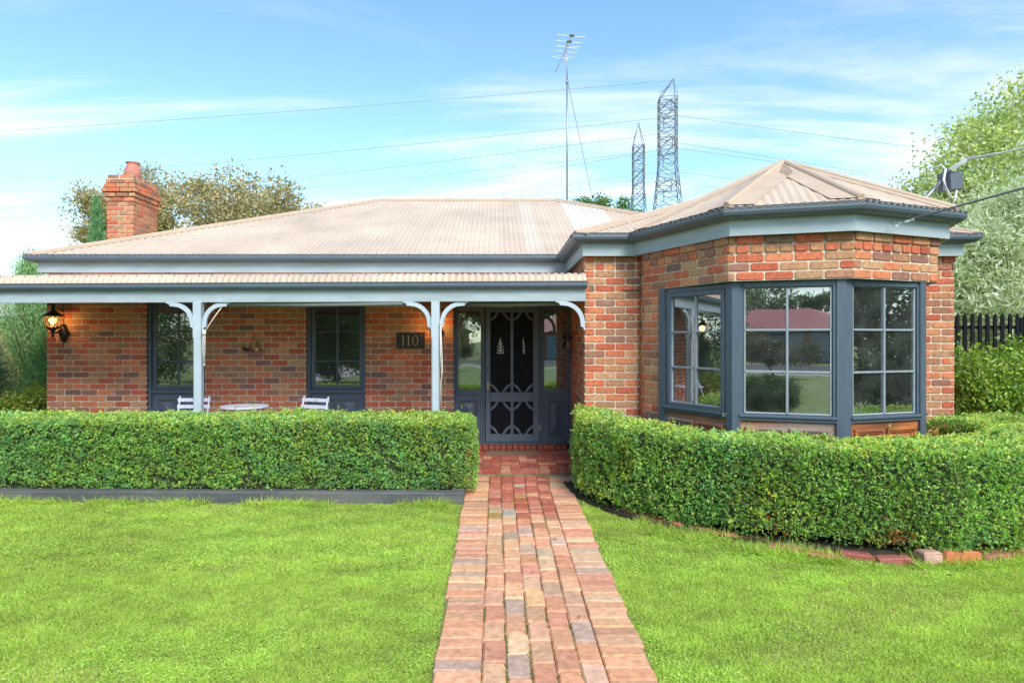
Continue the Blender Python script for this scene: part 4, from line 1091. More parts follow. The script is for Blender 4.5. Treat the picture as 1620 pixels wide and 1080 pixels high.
# bed soil
a=MB(); a.slab([(-8,6.66),(-.4,6.55),(-.4,7.77),(-8,7.9)],-.02,.05)
tag(a.build('garden_soil',M['soil']),kind='structure')
a=MB(); a.slab([(edge_pt(t,2.45)) [:] for t in range(180,330,10)]+[(8,6),(8,8.4),(5.3,8.4),(5.3,7.4),(1.1,7.4)],-.02,.02)
tag(a.build('bed_soil',M['soil']),kind='structure')

# ------------------------------------------------------------------ lawn blades
GP=[(.46,.61,.11),(.50,.65,.125),(.40,.56,.10),(.55,.66,.15),(.55,.61,.20)]
def grass(n,x0,x1,y0,y1,hmin,hmax,wd,clip):
    X=RNG.uniform(x0,x1,n);Y=RNG.uniform(y0,y1,n); k=clip(X,Y); X=X[k];Y=Y[k]; n=len(X)
    P=np.c_[X,Y,np.full(n,-.028)]
    pn=vnoise(P*np.array([1,1,0]),2.2,5); fn=vnoise(P*np.array([1,1,0]),11,6); un=vnoise(P*np.array([1,1,0]),24,16)
    D=np.c_[RNG.normal(size=(n,2))*1.3+np.c_[un,fn]*.3,np.ones(n)]
    C=pick(GP,n,.18)*(1+.10*np.clip(pn,-1,1)+.09*np.clip(fn,-1,1)+.07*np.clip(un,-1,1))[:,None]
    dry=(pn>.4)&(RNG.random(n)<.25); C[dry]=np.array([.47,.47,.20])*RNG.uniform(.8,1.1,(dry.sum(),1))
    L=RNG.uniform(hmin,hmax,n)*(1+.22*np.clip(fn,-1,1)+.15*np.clip(un,-1,1))
    return P,D,L,C,np.full(n,wd)
def lawn_clip(X,Y):
    inview=(X>-.84*Y-.6)&(X<.86*Y+.6)
    t=(Y-3.07)/4.1; jj=RNG.normal(size=len(X))*.008; lft=X<(-.300-.038*t+.008*np.sin(Y*23)+.012*np.sin(Y*7)+jj); rgt=X>(.758+.06*t+.010*np.sin(Y*19)+.012*np.sin(Y*6)+jj+np.where(Y>7,.04,0))
    left_ok=lft&(Y<6.47+(-.34-X)*.02)
    rad=np.hypot(X-HC.x,Y-HC.y); right_ok=rgt&(rad>2.30)&(Y<7.45)
    return inview&(left_ok|right_ok)
parts_=[]
parts_.append(grass(640000,-4.2,4.6,2.6,4.6,.016,.032,.0048,lawn_clip))
parts_.append(grass(560000,-6.6,6.6,4.4,7.1,.018,.038,.0062,lawn_clip))
# taller edge weeds by the kerbs
def edgeclip(X,Y):
    k1=(X<-.3)&(np.abs(Y-(6.43+(-.34-X)*.02))<.07)&(X>-7)
    rad=np.hypot(X-HC.x,Y-HC.y); k2=(np.abs(rad-2.53)<.17)&(Y<6.9)&(X>1.25)&(X<6)
    w=vnoise(np.c_[X,Y,X*0],7,31)
    return (k1&(w>-.1))|(k2&(w>-.3))
parts_.append(grass(420000,-6.6,6,4.4,7.1,.05,.13,.007,edgeclip))
def clover(n):
    P_,D_,L_,C_,W_=grass(n,-6,6,2.6,7.1,.009,.015,.009,lambda X,Y: lawn_clip(X,Y)&(vnoise(np.c_[X,Y,X*0],3.1,77)+.7*vnoise(np.c_[X,Y,X*0],9,78)>.35))
    P_[:,2]+=.022; D_[:,2]*=.35; return P_,D_,L_,C_*np.array([.95,1.05,1.1]),W_
parts_.append(clover(230000))
P=np.vstack([q[0] for q in parts_]);D=np.vstack([q[1] for q in parts_]);L=np.concatenate([q[2] for q in parts_]);C=np.vstack([q[3] for q in parts_]);W=np.concatenate([q[4] for q in parts_])
tag(mesh_leaves('lawn_grass',P,D,L,W,C,M['blade']),'short bright green lawn grass either side of the brick path','grass',kind='stuff')
n=260; X=RNG.uniform(-6,6,n); Y=RNG.uniform(2.7,7.2,n); k=lawn_clip(X,Y)|((X>-.3)&(X<.8)); X=X[k];Y=Y[k]; n=len(X)
tag(mesh_leaves('fallen_leaves',np.c_[X,Y,np.full(n,.016)],np.c_[RNG.normal(size=(n,2)),RNG.normal(size=n)*.15],RNG.uniform(.02,.045,n),RNG.uniform(.010,.018,n),pick([(.40,.24,.10),(.52,.40,.16),(.30,.17,.08)],n,.2),M['leaf']),'small dry fallen leaves scattered over lawn and path','leaves',kind='stuff')
# weeds in the path joints
J=np.array(JOINTS); J=J[(J[:,1]>2.8)]; idx=RNG.integers(0,len(J),5200); 
wm=vnoise(np.c_[J[idx],np.zeros(len(idx))],3,44)+vnoise(np.c_[J[idx],np.zeros(len(idx))],9,45)>.45
base=J[idx][wm]; n=len(base); P=np.c_[base[:,0]+RNG.normal(size=n)*.007,base[:,1]+RNG.uniform(-.01,.22,n),np.full(n,-.004)]
D=np.c_[RNG.normal(size=(n,2))*.8,np.ones(n)]
C=pick([(.20,.26,.06),(.30,.30,.06),(.14,.20,.05)],n,.2)
tag(mesh_leaves('path_weeds',P,D,RNG.uniform(.010,.022,n),RNG.uniform(.006,.010,n),C,M['blade']),'tiny moss and weeds in the joints of the brick path','moss',kind='stuff')

# ------------------------------------------------------------------ trees and shrubs
def tree(name,base,H,crown,label,cat='tree',group=None,pal=None,leaf=(.05,.09),wid=(.02,.035),clumps=120,per=120,cr=.45,trunk=.16,bark='bark',droop=0,seed=1,trunk_top=None,fill=.0,lm='leaf',shell=.55):
    """crown: list of ellipsoids (cx,cy,cz,rx,ry,rz) in world coords"""
    rs=np.random.default_rng(seed); base=Vector(base)
    t=thing(name,base,label,cat,group)
    cs=[]
    vol=[c[3]*c[4]*c[5] for c in crown]; tot=sum(vol)
    for c,v in zip(crown,vol):
        n=max(3,int(clumps*v/tot))
        d=rs.normal(size=(n,3)); d/=np.linalg.norm(d,axis=1,keepdims=True); r=rs.random(n)**(1/3.0); r=shell+(1-shell)*r
        r[rs.random(n)<.25]*=.6
        cs.append(np.array(c[:3])+d*r[:,None]*np.array(c[3:]))
    cs=np.vstack(cs); n=len(cs)
    a=MB(); tt=Vector(trunk_top) if trunk_top else Vector((float(np.mean(cs[:,0])),float(np.mean(cs[:,1])),base.z+H*.45))
    mid=base.lerp(tt,.5)+Vector((rs.normal()*.08*H*.2,rs.normal()*.05,0))
    a.tube([base,mid,tt],[trunk,trunk*.8,trunk*.6],8)
    lim=min(n,70)
    for i in range(lim):
        c=Vector(cs[i]); s=base.lerp(tt,float(rs.uniform(.55,1.0))); m=s.lerp(c,.5)+Vector((float(rs.normal())*.08,float(rs.normal())*.08,abs(s.z-c.z)*.12-droop*.1))
        e=float(rs.uniform(.3,.6))
        a.tube([s,s.lerp(m,.6)+Vector((0,0,.03)),m,c],[trunk*e*.7,trunk*e*.5,trunk*e*.3,trunk*.06],5,caps=False)
    a.build('trunk',M[bark],t,smooth=True)
    nper=rs.poisson(per,n); idx=np.repeat(np.arange(n),nper); N_=len(idx)
    sz=rs.uniform(.55,1.25,n)*cr
    off=rs.normal(size=(N_,3))*np.array([1,1,.75])*.5*sz[idx][:,None]
    P=cs[idx]+off
    D=off/ (np.linalg.norm(off,axis=1,keepdims=True)+1e-6)*.6+rs.normal(size=(N_,3))*.7+np.array([0,0,.15-droop])
    C=pick(pal,N_,.2)*(rs.uniform(.8,1.2,n)[idx])[:,None]
    mesh_leaves('crown',P,D,rs.uniform(leaf[0],leaf[1],N_),rs.uniform(wid[0],wid[1],N_),C,M[lm],t)
    return t
GUM=[(.46,.39,.18),(.36,.34,.17),(.52,.42,.22),(.28,.28,.13),(.52,.36,.18)]
def E(x0,x1,y0,y1,d,ry=None):
    a_=px(x0,y0,d); b_=px(x1,y1,d); return ((a_.x+b_.x)/2,d,(a_.z+b_.z)/2,abs(b_.x-a_.x)/2,ry or abs(b_.x-a_.x)*.35,abs(a_.z-b_.z)/2)
tree('gum_tree',(-10.4,25,0),9,[E(275,350,275,360,25,1.6),E(315,430,272,380,25,1.8),E(400,470,285,370,25,1.5),E(440,510,308,370,25,1.2),E(290,480,330,420,25,1.6)],'broad olive brown gum tree rising behind the main roof','tree','gum trees behind the house',GUM,(.12,.22),(.05,.085),170,85,.52,.17,'bark_pale',.15,seed=3)
tree('gum_tree',(-14.2,26,0),9,[E(215,268,268,330,26,1),E(226,270,320,390,26,1),E(122,175,295,345,26,1),E(135,185,320,400,26,1),E(160,250,300,420,26,1.2)],'smaller gum tree with two heads on either side of the chimney','tree','gum trees behind the house',GUM,(.11,.20),(.045,.08),170,120,.48,.15,'bark_pale',.15,seed=5)
tree('leafy_tree',(3.3,24,0),7,[E(914,938,312,335,24,.5),E(925,965,316,350,24,.6),E(958,1000,317,350,24,.6),E(985,1012,322,350,24,.5),E(920,1010,335,400,24,.8)],'bright green treetop just showing over the roof right of the aerial','tree',None,[(.14,.24,.05),(.18,.28,.06),(.10,.18,.04)],(.08,.13),(.05,.08),60,110,.33,.12,seed=8)
# right side
tree('birch_tree',(9.6,12.6,0),8,[E(1430,1560,250,420,12.6,1.0),E(1480,1640,185,340,12.6,1.0),E(1540,1700,125,260,12.6,1.0),E(1575,1740,100,220,12.8,.9),E(1422,1500,275,345,12.4,.6),E(1455,1540,205,270,12.5,.6)],'tall loose green leafy tree beyond the fence at the right edge','tree',None,[(.46,.56,.17),(.54,.62,.24),(.36,.48,.14),(.66,.66,.46)],(.06,.10),(.038,.058),270,62,.36,.09,'bark',0,seed=12,shell=.35)
tree('willow_tree',(10.6,14.5,0),8,[E(1500,1760,240,520,14.5,1.6),E(1560,1800,170,420,14.5,1.6)],'pale dense background tree behind the loose green one','tree',None,[(.52,.58,.40),(.44,.52,.32),(.62,.66,.52)],(.10,.18),(.025,.04),210,110,.6,.12,'bark',0,seed=14)
tree('olive_tree',(8.8,10.2,0),5,[E(1490,1600,350,480,10.2,.8),E(1540,1700,300,460,10.4,.9),E(1500,1660,430,560,10.0,.8),E(1470,1530,400,520,10.2,.6)],'silvery olive leaved tree leaning over the black fence','tree',None,[(.54,.61,.40),(.64,.70,.50),(.38,.48,.26),(.72,.75,.60)],(.09,.15),(.018,.028),230,210,.42,.08,'bark',.1,seed=15,shell=.3)
tree('leafy_shrub',(6.3,7.95,0),1.6,[E(1508,1560,556,640,7.8,.35),E(1540,1600,545,660,7.9,.4),E(1580,1680,540,660,7.9,.4),E(1508,1640,600,690,7.75,.35)],'glossy yellow green leafy shrub against the black picket fence','shrub',None,[(.28,.44,.045),(.36,.50,.06),(.17,.32,.05),(.12,.23,.05),(.42,.50,.08)],(.035,.07),(.022,.036),240,70,.20,.03,'bark',0,seed=17,shell=.3)
# conifers on the left
def conifer(name,base,H,rad,label,pal,seed=1,nb=260,per=46,blunt=.5,group=None,up=1.1,ln=(.03,.06),lean=0):
    rs=np.random.default_rng(seed); t=thing(name,base,label,'conifer',group); base=np.array(base,float)
    h=rs.random(nb)**.8; w=rad*np.where(h<.3,.75+.25*h/.3,((1-h)/.7)**blunt); ang=rs.uniform(0,6.283,nb); rr_=w*rs.uniform(.5,1.05,nb)
    tip=np.c_[base[0]+np.cos(ang)*rr_+lean*h,base[1]+np.sin(ang)*rr_,base[2]+.12*H+h*H*.88]
    root=np.c_[base[0]+np.cos(ang)*rr_*.15+lean*h*.8,base[1]+np.sin(ang)*rr_*.15,base[2]+np.maximum(.05*H,h*H*.88-rr_*up*.9)]
    a=MB(); a.tube([tuple(base),(base[0]+lean*.8,base[1],base[2]+H*.9)],[.05,.012],6)
    for i in range(min(nb,110)): a.tube([root[i],(root[i]+tip[i])/2+np.array([0,0,-.03]),tip[i]],[.012,.008,.003],4,caps=False)
    a.build('trunk',M['bark'],t,smooth=True)
    idx=np.repeat(np.arange(nb),per); n=len(idx); q=rs.uniform(.3,1.08,n)[:,None]
    P=root[idx]+(tip[idx]-root[idx])*q+rs.normal(size=(n,3))*.045*(rad/.6)
    D=(tip-root)[idx]; D=D/np.linalg.norm(D,axis=1,keepdims=True)+rs.normal(size=(n,3))*.38+np.array([0,0,.35])
    C=pick(pal,n,.2)*rs.uniform(.8,1.2,nb)[idx][:,None]
    mesh_leaves('crown',P,D,rs.uniform(ln[0],ln[1],n),rs.uniform(.010,.018,n),C,M['needle'],t)
    return t
BLU=[(.27,.50,.22),(.34,.58,.28),(.20,.40,.17),(.42,.63,.28),(.28,.44,.12)]
conifer('juniper',(-7.65,10.6,0),3.05,.75,'tall blue green juniper beside the far left end of the brick wall',BLU,3,420,75,.6,'junipers left of the house')
conifer('juniper',(-7.0,10.1,0),1.9,.6,'shorter feathery juniper nearest the wall corner under the lantern',BLU,4,380,70,.8,'junipers left of the house')
conifer('juniper',(-7.75,9.5,0),1.72,.6,'pale frosted juniper at the left edge of the photo in front of the others',[(.26,.36,.22),(.19,.30,.17),(.30,.40,.26),(.14,.23,.13)],6,380,70,.4,'junipers left of the house')
conifer('cypress',(-9.95,16.0,0),5.15,.55,'slim green cypress tip in front of the gum tree left of the chimney',[(.16,.34,.14),(.21,.41,.18),(.12,.26,.11)],7,330,48,1.0,ln=(.07,.13))
tree('golden_shrub',(-6.75,9.2,0),.9,[(-6.9,9.1,.45,.5,.25,.4),(-7.4,8.9,.5,.4,.25,.3),(-6.62,9.3,.6,.2,.2,.45)],'low yellow green shrub at the left end of the brick wall','shrub',None,[(.30,.38,.05),(.38,.40,.06),(.16,.28,.04)],(.03,.05),(.018,.03),110,90,.16,.02,seed=19,shell=.4)

# picket fence
fn=thing('picket_fence',(6.2,8.6,0),'black pointed picket fence behind the glossy shrub on the right','fence')
a=MB(); a.box(5.3,9.4,8.62,8.66,1.78,1.825); a.box(5.3,9.4,8.62,8.66,.4,.445); a.build('rail',M['fence'],fn)
x=5.34; 
while x<9.4:
    a=MB(); a.slab([(x-.022,8.595),(x+.022,8.595),(x+.022,8.617),(x-.022,8.617)],.05,1.94); a.add([(x-.022,8.595,1.94),(x+.022,8.595,1.94),(x+.022,8.617,1.94),(x-.022,8.617,1.94),(x,8.595,1.985),(x,8.617,1.985)],[(0,1,4),(1,2,5,4),(2,3,5),(3,0,4,5)])
    a.build('picket',M['fence'],fn); x+=.1
a=MB(); a.box(6.98,7.05,8.60,8.67,0,1.93); a.build('fence_post',M['fence'],fn)

# neighbour outbuilding at far left
nb=thing('brick_outbuilding',(-12.3,17,0),'low brick outbuilding with dark gutter glimpsed behind the junipers','outbuilding')
a=MB(); a.box(-16,-11.3,17,21,0,2.1); a.build('wall',M['far_brick'],nb)
a=MB(); a.box(-16.3,-11.0,16.75,16.9,2.1,2.26); a.build('gutter',M['gutter'],nb)
a=MB(); a.add([(-16.4,16.8,2.27),(-10.9,16.8,2.27),(-10.9,21.2,2.27),(-16.4,21.2,2.27),(-14.5,19,2.75),(-12.8,19,2.75)],[(0,1,5,4),(1,2,5),(2,3,4,5),(3,0,4)]); a.build('roof',M['concrete'],nb)

# ------------------------------------------------------------------ pylons and power lines
def pylon(cx,D,ztop,wtop,wbot,zwaist,label,lv,arms,twist,nm='power_pylon',slant=0,rad=.072):
    t=thing(nm,(cx,D,0),label,'pylon','lattice power pylons on the skyline')
    a=MB(); rot=Matrix.Translation((cx,D,0))@Matrix.Rotation(R(twist),4,'Z'); a.T=rot
    def hw(zv):
        return wtop/2 if zv>zwaist else wtop/2+(wbot-wtop)/2*(zwaist-zv)/zwaist
    zs=[0]+lv
    cor=[(-1,-1),(1,-1),(1,1),(-1,1)]
    for k in range(len(zs)-1):
        a0,a1=zs[k],zs[k+1]; h0,h1=hw(a0),hw(a1)
        for j in range(4):
            c=cor[j];d_=cor[(j+1)%4]
            p0=(c[0]*h0,c[1]*h0,a0);p1=(c[0]*h1,c[1]*h1,a1);q0=(d_[0]*h0,d_[1]*h0,a0);q1=(d_[0]*h1,d_[1]*h1,a1)
            a.tube([p0,p1],rad*1.35,4,caps=False); a.tube([p0,q1],rad*.75,4,caps=False); a.tube([q0,p1],rad*.75,4,caps=False); a.tube([p1,q1],rad*.75,4,caps=False)
    zt=zs[-1]; h=hw(zt)
    pk=(slant,0,ztop)
    for c in cor: a.tube([(c[0]*h,c[1]*h,zt),pk],rad,4,caps=False)
    a.tube([(-h,0,zt+(ztop-zt)*.35),(slant*.6,0,zt+(ztop-zt)*.6)],rad*.7,4,caps=False)
    a.T=None; a.build('lattice_body',M['steel'],t)
    for (zv,ln) in arms:
        for s in (-1,1):
            b=MB(); b.T=rot; tip=(0,s*ln,zv+.5); hh=hw(zv)
            for cx_ in (-1,1):
                b.tube([(cx_*hh,s*hh,zv),tip],rad,4,caps=False); b.tube([(cx_*hh,s*hh,zv+1.6),tip],rad*.8,4,caps=False)
                b.tube([(cx_*hh*.5,s*(hh+ln)/2,zv+.25),(cx_*hh*.5,s*(hh+ln)/2,zv+1.05)],rad*.6,4,caps=False)
            b.tube([tip,(tip[0],tip[1],tip[2]-1.9)],rad*1.2,4); b.T=None
            b.build('cross_arm',M['steel'],t)
    return t
D1=110; s1=F/D1; zf=lambda y,D: EYE+(HY-y)*D/F
lv=[6,11,15.5,19,zf(345,D1),zf(328,D1),zf(308,D1),zf(290,D1),zf(272,D1),zf(255,D1),zf(240,D1),zf(226,D1),zf(212,D1),zf(198,D1),zf(184,D1),zf(170,D1),zf(157,D1)]
pylon((1056-CX)*D1/F,D1,zf(125,D1),2.9,9.0,zf(262,D1),'large wide lattice power pylon right of the aerial, nearer one',lv,[(zf(298,D1),4.6),(zf(238,D1),5.6),(zf(178,D1),4.6)],-7,slant=1.0)
D2=150; lv=[8,16,22,27,zf(330,D2),zf(313,D2),zf(297,D2),zf(283,D2),zf(270,D2),zf(257,D2),zf(244,D2),zf(231,D2)]
pylon((1010-CX)*D2/F,D2,zf(194,D2),2.5,7.2,zf(300,D2),'slimmer lattice power pylon just left of the large one, farther away',lv,[(zf(320,D2),7),(zf(285,D2),8.5),(zf(247,D2),7)],-4,slant=0,rad=.085)
lines=[((-40,210),(700,158),(1066,127),D1),((-40,289),(470,246),(1042,187),D1),((-40,335),(480,281),(1042,212),D1),((-40,351),(540,293),(1003,243),D2),((-40,371),(600,307),(1042,238),D1),
 ((-40,396),(560,337),(1003,285),D2),((500,330),(900,292),(1042,272),D1),((700,322),(940,299),(1042,287),D1),
 ((1072,183),(1250,208),(1440,232),D1),((1072,226),(1200,246),(1470,292),D1),((1072,235),(1250,260),(1480,297),D1),((1072,272),(1150,282),(1300,300),D1),((1072,289),(1130,297),(1200,306),D1)]
names=['topmost power line over the left sky','power line reaching the big pylon third arm','power line above the gum trees','power line ending at the slim pylon upper arm','power line below the middle of the sky','power line ending at the slim pylon lower arm','short power line just above the ridge','lowest power line just left of the big pylon','highest power line right of the big pylon','upper of the paired lines right of the pylon','lower of the paired lines right of the pylon','power line right of the big pylon lower arm','lowest power line right of the big pylon']
for (a0,a1,a2,D),lab in zip(lines,names):
    pts=[]
    for k in range(17):
        t=k/16; 
        # quadratic through three points
        l0=(1-t)*(1-2*t) ; l1=4*t*(1-t); l2=t*(2*t-1)
        x=l0*a0[0]+l1*((a0[0]+a2[0])/2)+l2*a2[0]
        tm=(a1[0]-a0[0])/(a2[0]-a0[0]); yl=a0[1]+(a2[1]-a0[1])*tm; sag=(a1[1]-yl)/(4*tm*(1-tm))*4
        yv=a0[1]+(a2[1]-a0[1])*t+sag*t*(1-t)
        pts.append(px(x,yv,D))
    w=MB(); w.tube(pts,.027 if D==D1 else .034,4); tag(w.build('power_line',M['wire'],origin=pts[0]),lab,'power line','power lines across the sky')

# ------------------------------------------------------------------ the street behind the photographer (seen in the windows)
a=MB(); a.box(-60,60,-34,-26,-.028,-.02); tag(a.build('road',M['asphalt']),kind='structure')
a=MB(); a.box(-60,60,-22,-20.5,-.028,-.018); tag(a.build('footpath',M['concrete']),kind='structure')
a=MB(); a.box(-9.5,-6.8,-20,5.5,-.028,-.016); tag(a.build('driveway',M['concrete']),kind='structure')
oh=thing('neighbour_house',(-8,-41,0),'red roofed brick house with grey garage doors mirrored in the middle bay window','house')
a=MB(); a.box(-24,-3.0,-52,-41,0,2.45); a.build('wall',M['far_brick'],oh)
a=MB(); a.add([(-24.6,-40.4,2.4),(-2.4,-40.4,2.4),(-2.4,-52.6,2.4),(-24.6,-52.6,2.4),(-18.5,-46.5,4.3),(-7.5,-46.5,4.3)],[(0,1,5,4),(1,2,5),(2,3,4,5),(3,0,4)]); a.build('roof',M['red_roof'],oh)
a=MB(); a.box(-24.6,-2.4,-40.4,-40.25,2.25,2.42); a.build('gutter',M['gutter'],oh)
for gx in (-4.9,-8.0):
    a=MB(); a.box(gx-1.3,gx+1.3,-41.0,-40.93,.0,2.1)
    for k in range(5): a.box(gx-1.3,gx+1.3,-40.93,-40.915,.2+k*.4,.56+k*.4)
    a.build('garage_door',M['garage'],oh)
a=MB(); a.box(-12.6,-10.3,-41.0,-40.95,.8,2.0); a.build('window',M['slate'],oh)
nh2=thing('neighbour_house',(8,-38,0),'second red roofed house farther right across the street, mirrored in the right sidelight','house')
a=MB(); a.box(2.5,15,-47,-38,0,2.45); a.build('wall',M['far_brick'],nh2)
a=MB(); a.add([(1.9,-37.4,2.4),(15.6,-37.4,2.4),(15.6,-47.6,2.4),(1.9,-47.6,2.4),(6.8,-42.5,4.4),(10.5,-42.5,4.4)],[(0,1,5,4),(1,2,5),(2,3,4,5),(3,0,4)]); a.build('roof',M['red_roof'],nh2)
a=MB(); a.box(4.4,7.4,-38,-37.93,0,2.1); a.build('garage_door',M['garage'],nh2)
DK=[(.12,.19,.07),(.16,.24,.08),(.09,.15,.07),(.20,.27,.10)]
tree('street_tree',(-14,-60,0),10,[(-14,-60,5.0,2.6,2,2.4),(-18,-60,4.6,2.8,2,2.2),(-24,-60,5,4,2,2.6),(-1,-62,4.6,3,2,2.4),(5,-60,5.4,3.4,2,2.6)],'broad dark trees behind the red roofed house across the street','tree','trees across the street',DK,(.25,.45),(.15,.25),260,90,1.0,.3,seed=31)
tree('street_tree',(-10,-64,0),10,[(-10.8,-64,5.6,1.3,1.2,.8),(-8.6,-64,5.9,1.4,1.2,.7),(-7,-64,4.8,1.2,1,.6)],'umbrella shaped dark tree on the hill across the street','tree','trees across the street',DK,(.25,.4),(.15,.22),60,90,.6,.2,seed=32)
tree('round_shrub',(-3.2,-18,0),1.6,[(-3.6,-18,1.15,1.1,.8,.5),(-2.2,-18,1.05,.9,.7,.5),(-4.8,-18,1.2,1.0,.7,.5)],'dark shrub on the verge across the lawn behind the photographer','shrub',None,[(.12,.13,.06),(.09,.12,.05),(.17,.12,.08)],(.06,.10),(.035,.05),130,140,.3,.05,seed=33)
tree('round_bush',(.3,-2.8,0),.9,[(.25,-2.8,.42,.70,.55,.42)],'low rounded green bush on the lawn behind the photographer','bush',None,[(.08,.18,.04),(.11,.22,.045),(.07,.14,.04)],(.03,.05),(.012,.02),220,170,.16,.04,seed=34)
tree('dense_tree',(-6.3,-7,0),6.5,[(-6.4,-7,3.1,2.0,1.6,3.0),(-9.0,-7.5,2.2,1.3,1.3,2.0)],'dense dark tree across the lawn, seen in the window right of the table','tree','dark trees round the lawn',DK,(.07,.12),(.045,.07),330,260,.5,.15,seed=35)
tree('dense_tree',(-13,-6,0),6,[(-13.2,-6,2.3,1.7,1.4,2.2),(-16,-7,2.8,2.2,1.6,2.6),(-11.2,-9,1.2,1.2,1.2,1.1)],'dark garden tree beyond the driveway, seen in the left window','tree','dark trees round the lawn',DK,(.07,.12),(.045,.07),300,240,.5,.15,seed=36)
tree('dense_tree',(11.5,2,0),6.5,[(11.5,3.2,3.0,2.0,2.4,2.9),(12,-1,2.8,1.8,2.4,2.7),(11,5.8,2.4,1.4,1.6,2.3)],'dense dark tree beside the right lawn, seen in the right bay facet','tree','dark trees round the lawn',DK,(.07,.12),(.045,.07),520,300,.5,.15,seed=37)
tree('dense_tree',(-1.9,-5.5,0),4.2,[(-1.9,-5.5,2.7,1.1,1.0,1.3)],'green tree on the near verge, seen in the left sidelight','tree','dark trees round the lawn',[(.14,.22,.06),(.11,.17,.05)],(.05,.09),(.035,.05),150,110,.35,.07,seed=38)
tree('dense_tree',(-11,6,0),4.5,[(-11,7.5,2.2,1.6,2.2,2.1),(-11.2,3.5,2.2,1.5,2.0,2.1),(-11.4,0.5,2.0,1.5,1.8,1.9),(-9.3,8.3,1.9,.9,1.5,1.9)],'dark boundary tree left of the driveway, mirrored in the left bay facet','tree','dark trees round the lawn',DK,(.07,.12),(.045,.07),360,220,.5,.12,seed=39)

# ------------------------------------------------------------------ camera, sky, sun
cam=bpy.data.cameras.new('Camera'); co=bpy.data.objects.new('Camera',cam); COL.objects.link(co); scene.camera=co
co.location=(0,0,EYE); co.rotation_euler=(R(90),0,0)
cam.sensor_width=36; cam.lens=36*F/1620; cam.shift_x=(810-CX)/1620; cam.shift_y=-(540-HY)/1620; cam.clip_end=3000; cam.clip_start=.05
SUN_EL=R(43); SUN_AZ=R(160)       # azimuth clockwise from +Y : behind the camera, to the right
sd=Vector((math.sin(SUN_AZ)*math.cos(SUN_EL),math.cos(SUN_AZ)*math.cos(SUN_EL),math.sin(SUN_EL)))
sl=bpy.data.lights.new('Sun','SUN'); so=bpy.data.objects.new('Sun',sl); COL.objects.link(so)
sl.energy=2.0; sl.angle=R(26); sl.color=(1,.955,.89); so.rotation_euler=(-sd).to_track_quat('-Z','Y').to_euler(); so.location=(5,-10,20)
wd=bpy.data.worlds.new('World'); scene.world=wd; wd.use_nodes=True; nt=wd.node_tree; bg=nt.nodes['Background']
sky=N(nt,'ShaderNodeTexSky',sky_type='NISHITA'); sky.sun_disc=False; sky.sun_elevation=SUN_EL; sky.sun_rotation=SUN_AZ; sky.air_density=1.0; sky.dust_density=.6; sky.ozone_density=1.5
tc=N(nt,'ShaderNodeTexCoord'); sx=N(nt,'ShaderNodeSeparateXYZ'); nt.links.new(tc.outputs['Generated'],sx.inputs[0])
za=N(nt,'ShaderNodeMath',operation='MAXIMUM'); za.inputs[1].default_value=.0; nt.links.new(sx.outputs['Z'],za.inputs[0])
zb_=N(nt,'ShaderNodeMath',operation='ADD'); zb_.inputs[1].default_value=.12; nt.links.new(za.outputs[0],zb_.inputs[0])
dx_=N(nt,'ShaderNodeMath',operation='DIVIDE'); nt.links.new(sx.outputs['X'],dx_.inputs[0]); nt.links.new(zb_.outputs[0],dx_.inputs[1])
dy_=N(nt,'ShaderNodeMath',operation='DIVIDE'); nt.links.new(sx.outputs['Y'],dy_.inputs[0]); nt.links.new(zb_.outputs[0],dy_.inputs[1])
cb=N(nt,'ShaderNodeCombineXYZ'); nt.links.new(dx_.outputs[0],cb.inputs[0]); nt.links.new(dy_.outputs[0],cb.inputs[1])
mp=N(nt,'ShaderNodeMapping'); mp.inputs['Rotation'].default_value=(0,0,R(-14)); mp.inputs['Scale'].default_value=(.5,1.7,1); mp.inputs['Location'].default_value=(1.3,4.2,0); nt.links.new(cb.outputs[0],mp.inputs[0])
nz=N(nt,'ShaderNodeTexNoise'); nz.inputs['Scale'].default_value=.9; nz.inputs['Detail'].default_value=9; nz.inputs['Roughness'].default_value=.6; nz.inputs['Distortion'].default_value=.5; nt.links.new(mp.outputs[0],nz.inputs['Vector'])
mr=N(nt,'ShaderNodeMapRange',interpolation_type='SMOOTHSTEP'); mr.inputs['From Min'].default_value=.42; mr.inputs['From Max'].default_value=.66; nt.links.new(nz.outputs['Fac'],mr.inputs['Value'])
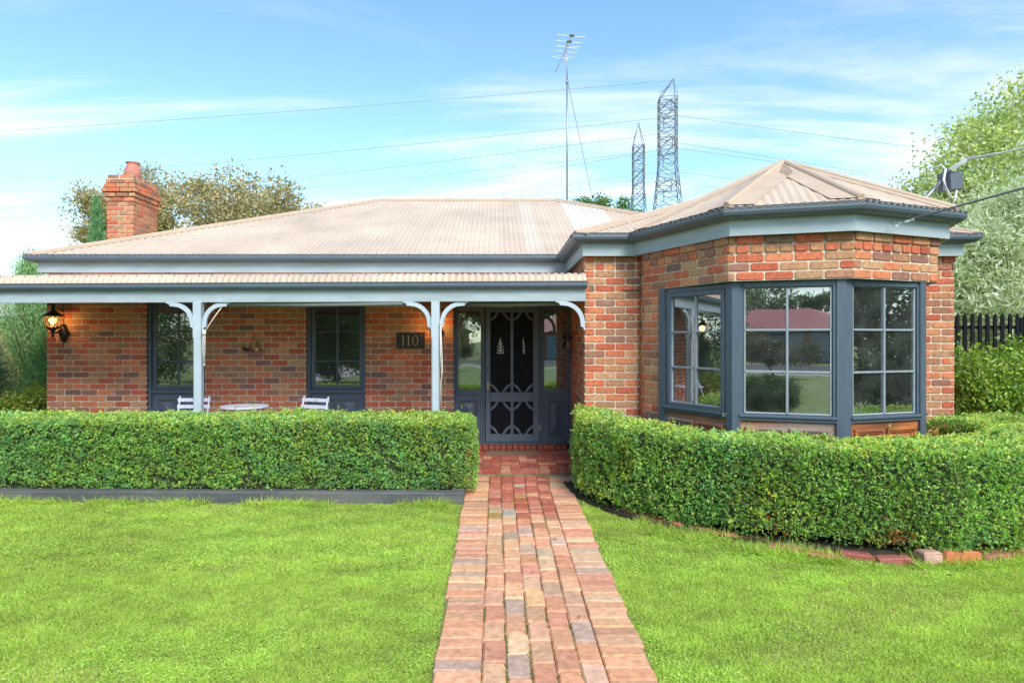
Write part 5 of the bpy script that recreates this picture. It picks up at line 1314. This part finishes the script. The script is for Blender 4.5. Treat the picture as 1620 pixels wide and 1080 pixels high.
# fewer clouds high up, milky towards the horizon and to the left
hz=N(nt,'ShaderNodeMapRange'); hz.inputs['From Min'].default_value=.02; hz.inputs['From Max'].default_value=.34; hz.inputs['To Min'].default_value=.15; hz.inputs['To Max'].default_value=.0; nt.links.new(sx.outputs['Z'],hz.inputs['Value'])
lf=N(nt,'ShaderNodeMapRange'); lf.inputs['From Min'].default_value=.35; lf.inputs['From Max'].default_value=-.75; lf.inputs['To Min'].default_value=.25; lf.inputs['To Max'].default_value=1.5; nt.links.new(sx.outputs['X'],lf.inputs['Value'])
h2=N(nt,'ShaderNodeMath',operation='MULTIPLY'); nt.links.new(hz.outputs[0],h2.inputs[0]); nt.links.new(lf.outputs[0],h2.inputs[1])
ad=N(nt,'ShaderNodeMath',operation='ADD'); ad.use_clamp=True; up_=N(nt,'ShaderNodeMapRange'); up_.inputs['From Min'].default_value=.46; up_.inputs['From Max'].default_value=.26; up_.inputs['To Min'].default_value=.45; up_.inputs['To Max'].default_value=1; nt.links.new(sx.outputs['Z'],up_.inputs['Value'])
mu_=N(nt,'ShaderNodeMath',operation='MULTIPLY'); nt.links.new(mr.outputs[0],mu_.inputs[0]); nt.links.new(up_.outputs[0],mu_.inputs[1]); nt.links.new(mu_.outputs[0],ad.inputs[0]); nt.links.new(h2.outputs[0],ad.inputs[1])
ml=N(nt,'ShaderNodeMath',operation='MULTIPLY'); ml.inputs[1].default_value=.85; nt.links.new(ad.outputs[0],ml.inputs[0])
tn=N(nt,'ShaderNodeVectorMath',operation='MULTIPLY'); tn.inputs[1].default_value=(.86,1.04,1.02); nt.links.new(sky.outputs[0],tn.inputs[0])
mx=N(nt,'ShaderNodeMix',data_type='RGBA'); mx.inputs[7].default_value=(4.5,4.6,4.7,1); nt.links.new(ml.outputs[0],mx.inputs[0]); nt.links.new(tn.outputs[0],mx.inputs[6])
nt.links.new(mx.outputs[2],bg.inputs['Color']); bg.inputs['Strength'].default_value=.135
scene.view_settings.view_transform='Standard'; scene.view_settings.look='None'; scene.view_settings.exposure=1.06; scene.view_settings.gamma=1
try: scene.cycles.max_bounces=10; scene.cycles.transparent_max_bounces=12
except Exception: pass
for o in bpy.data.objects:
    if '_off' in o: del o['_off']
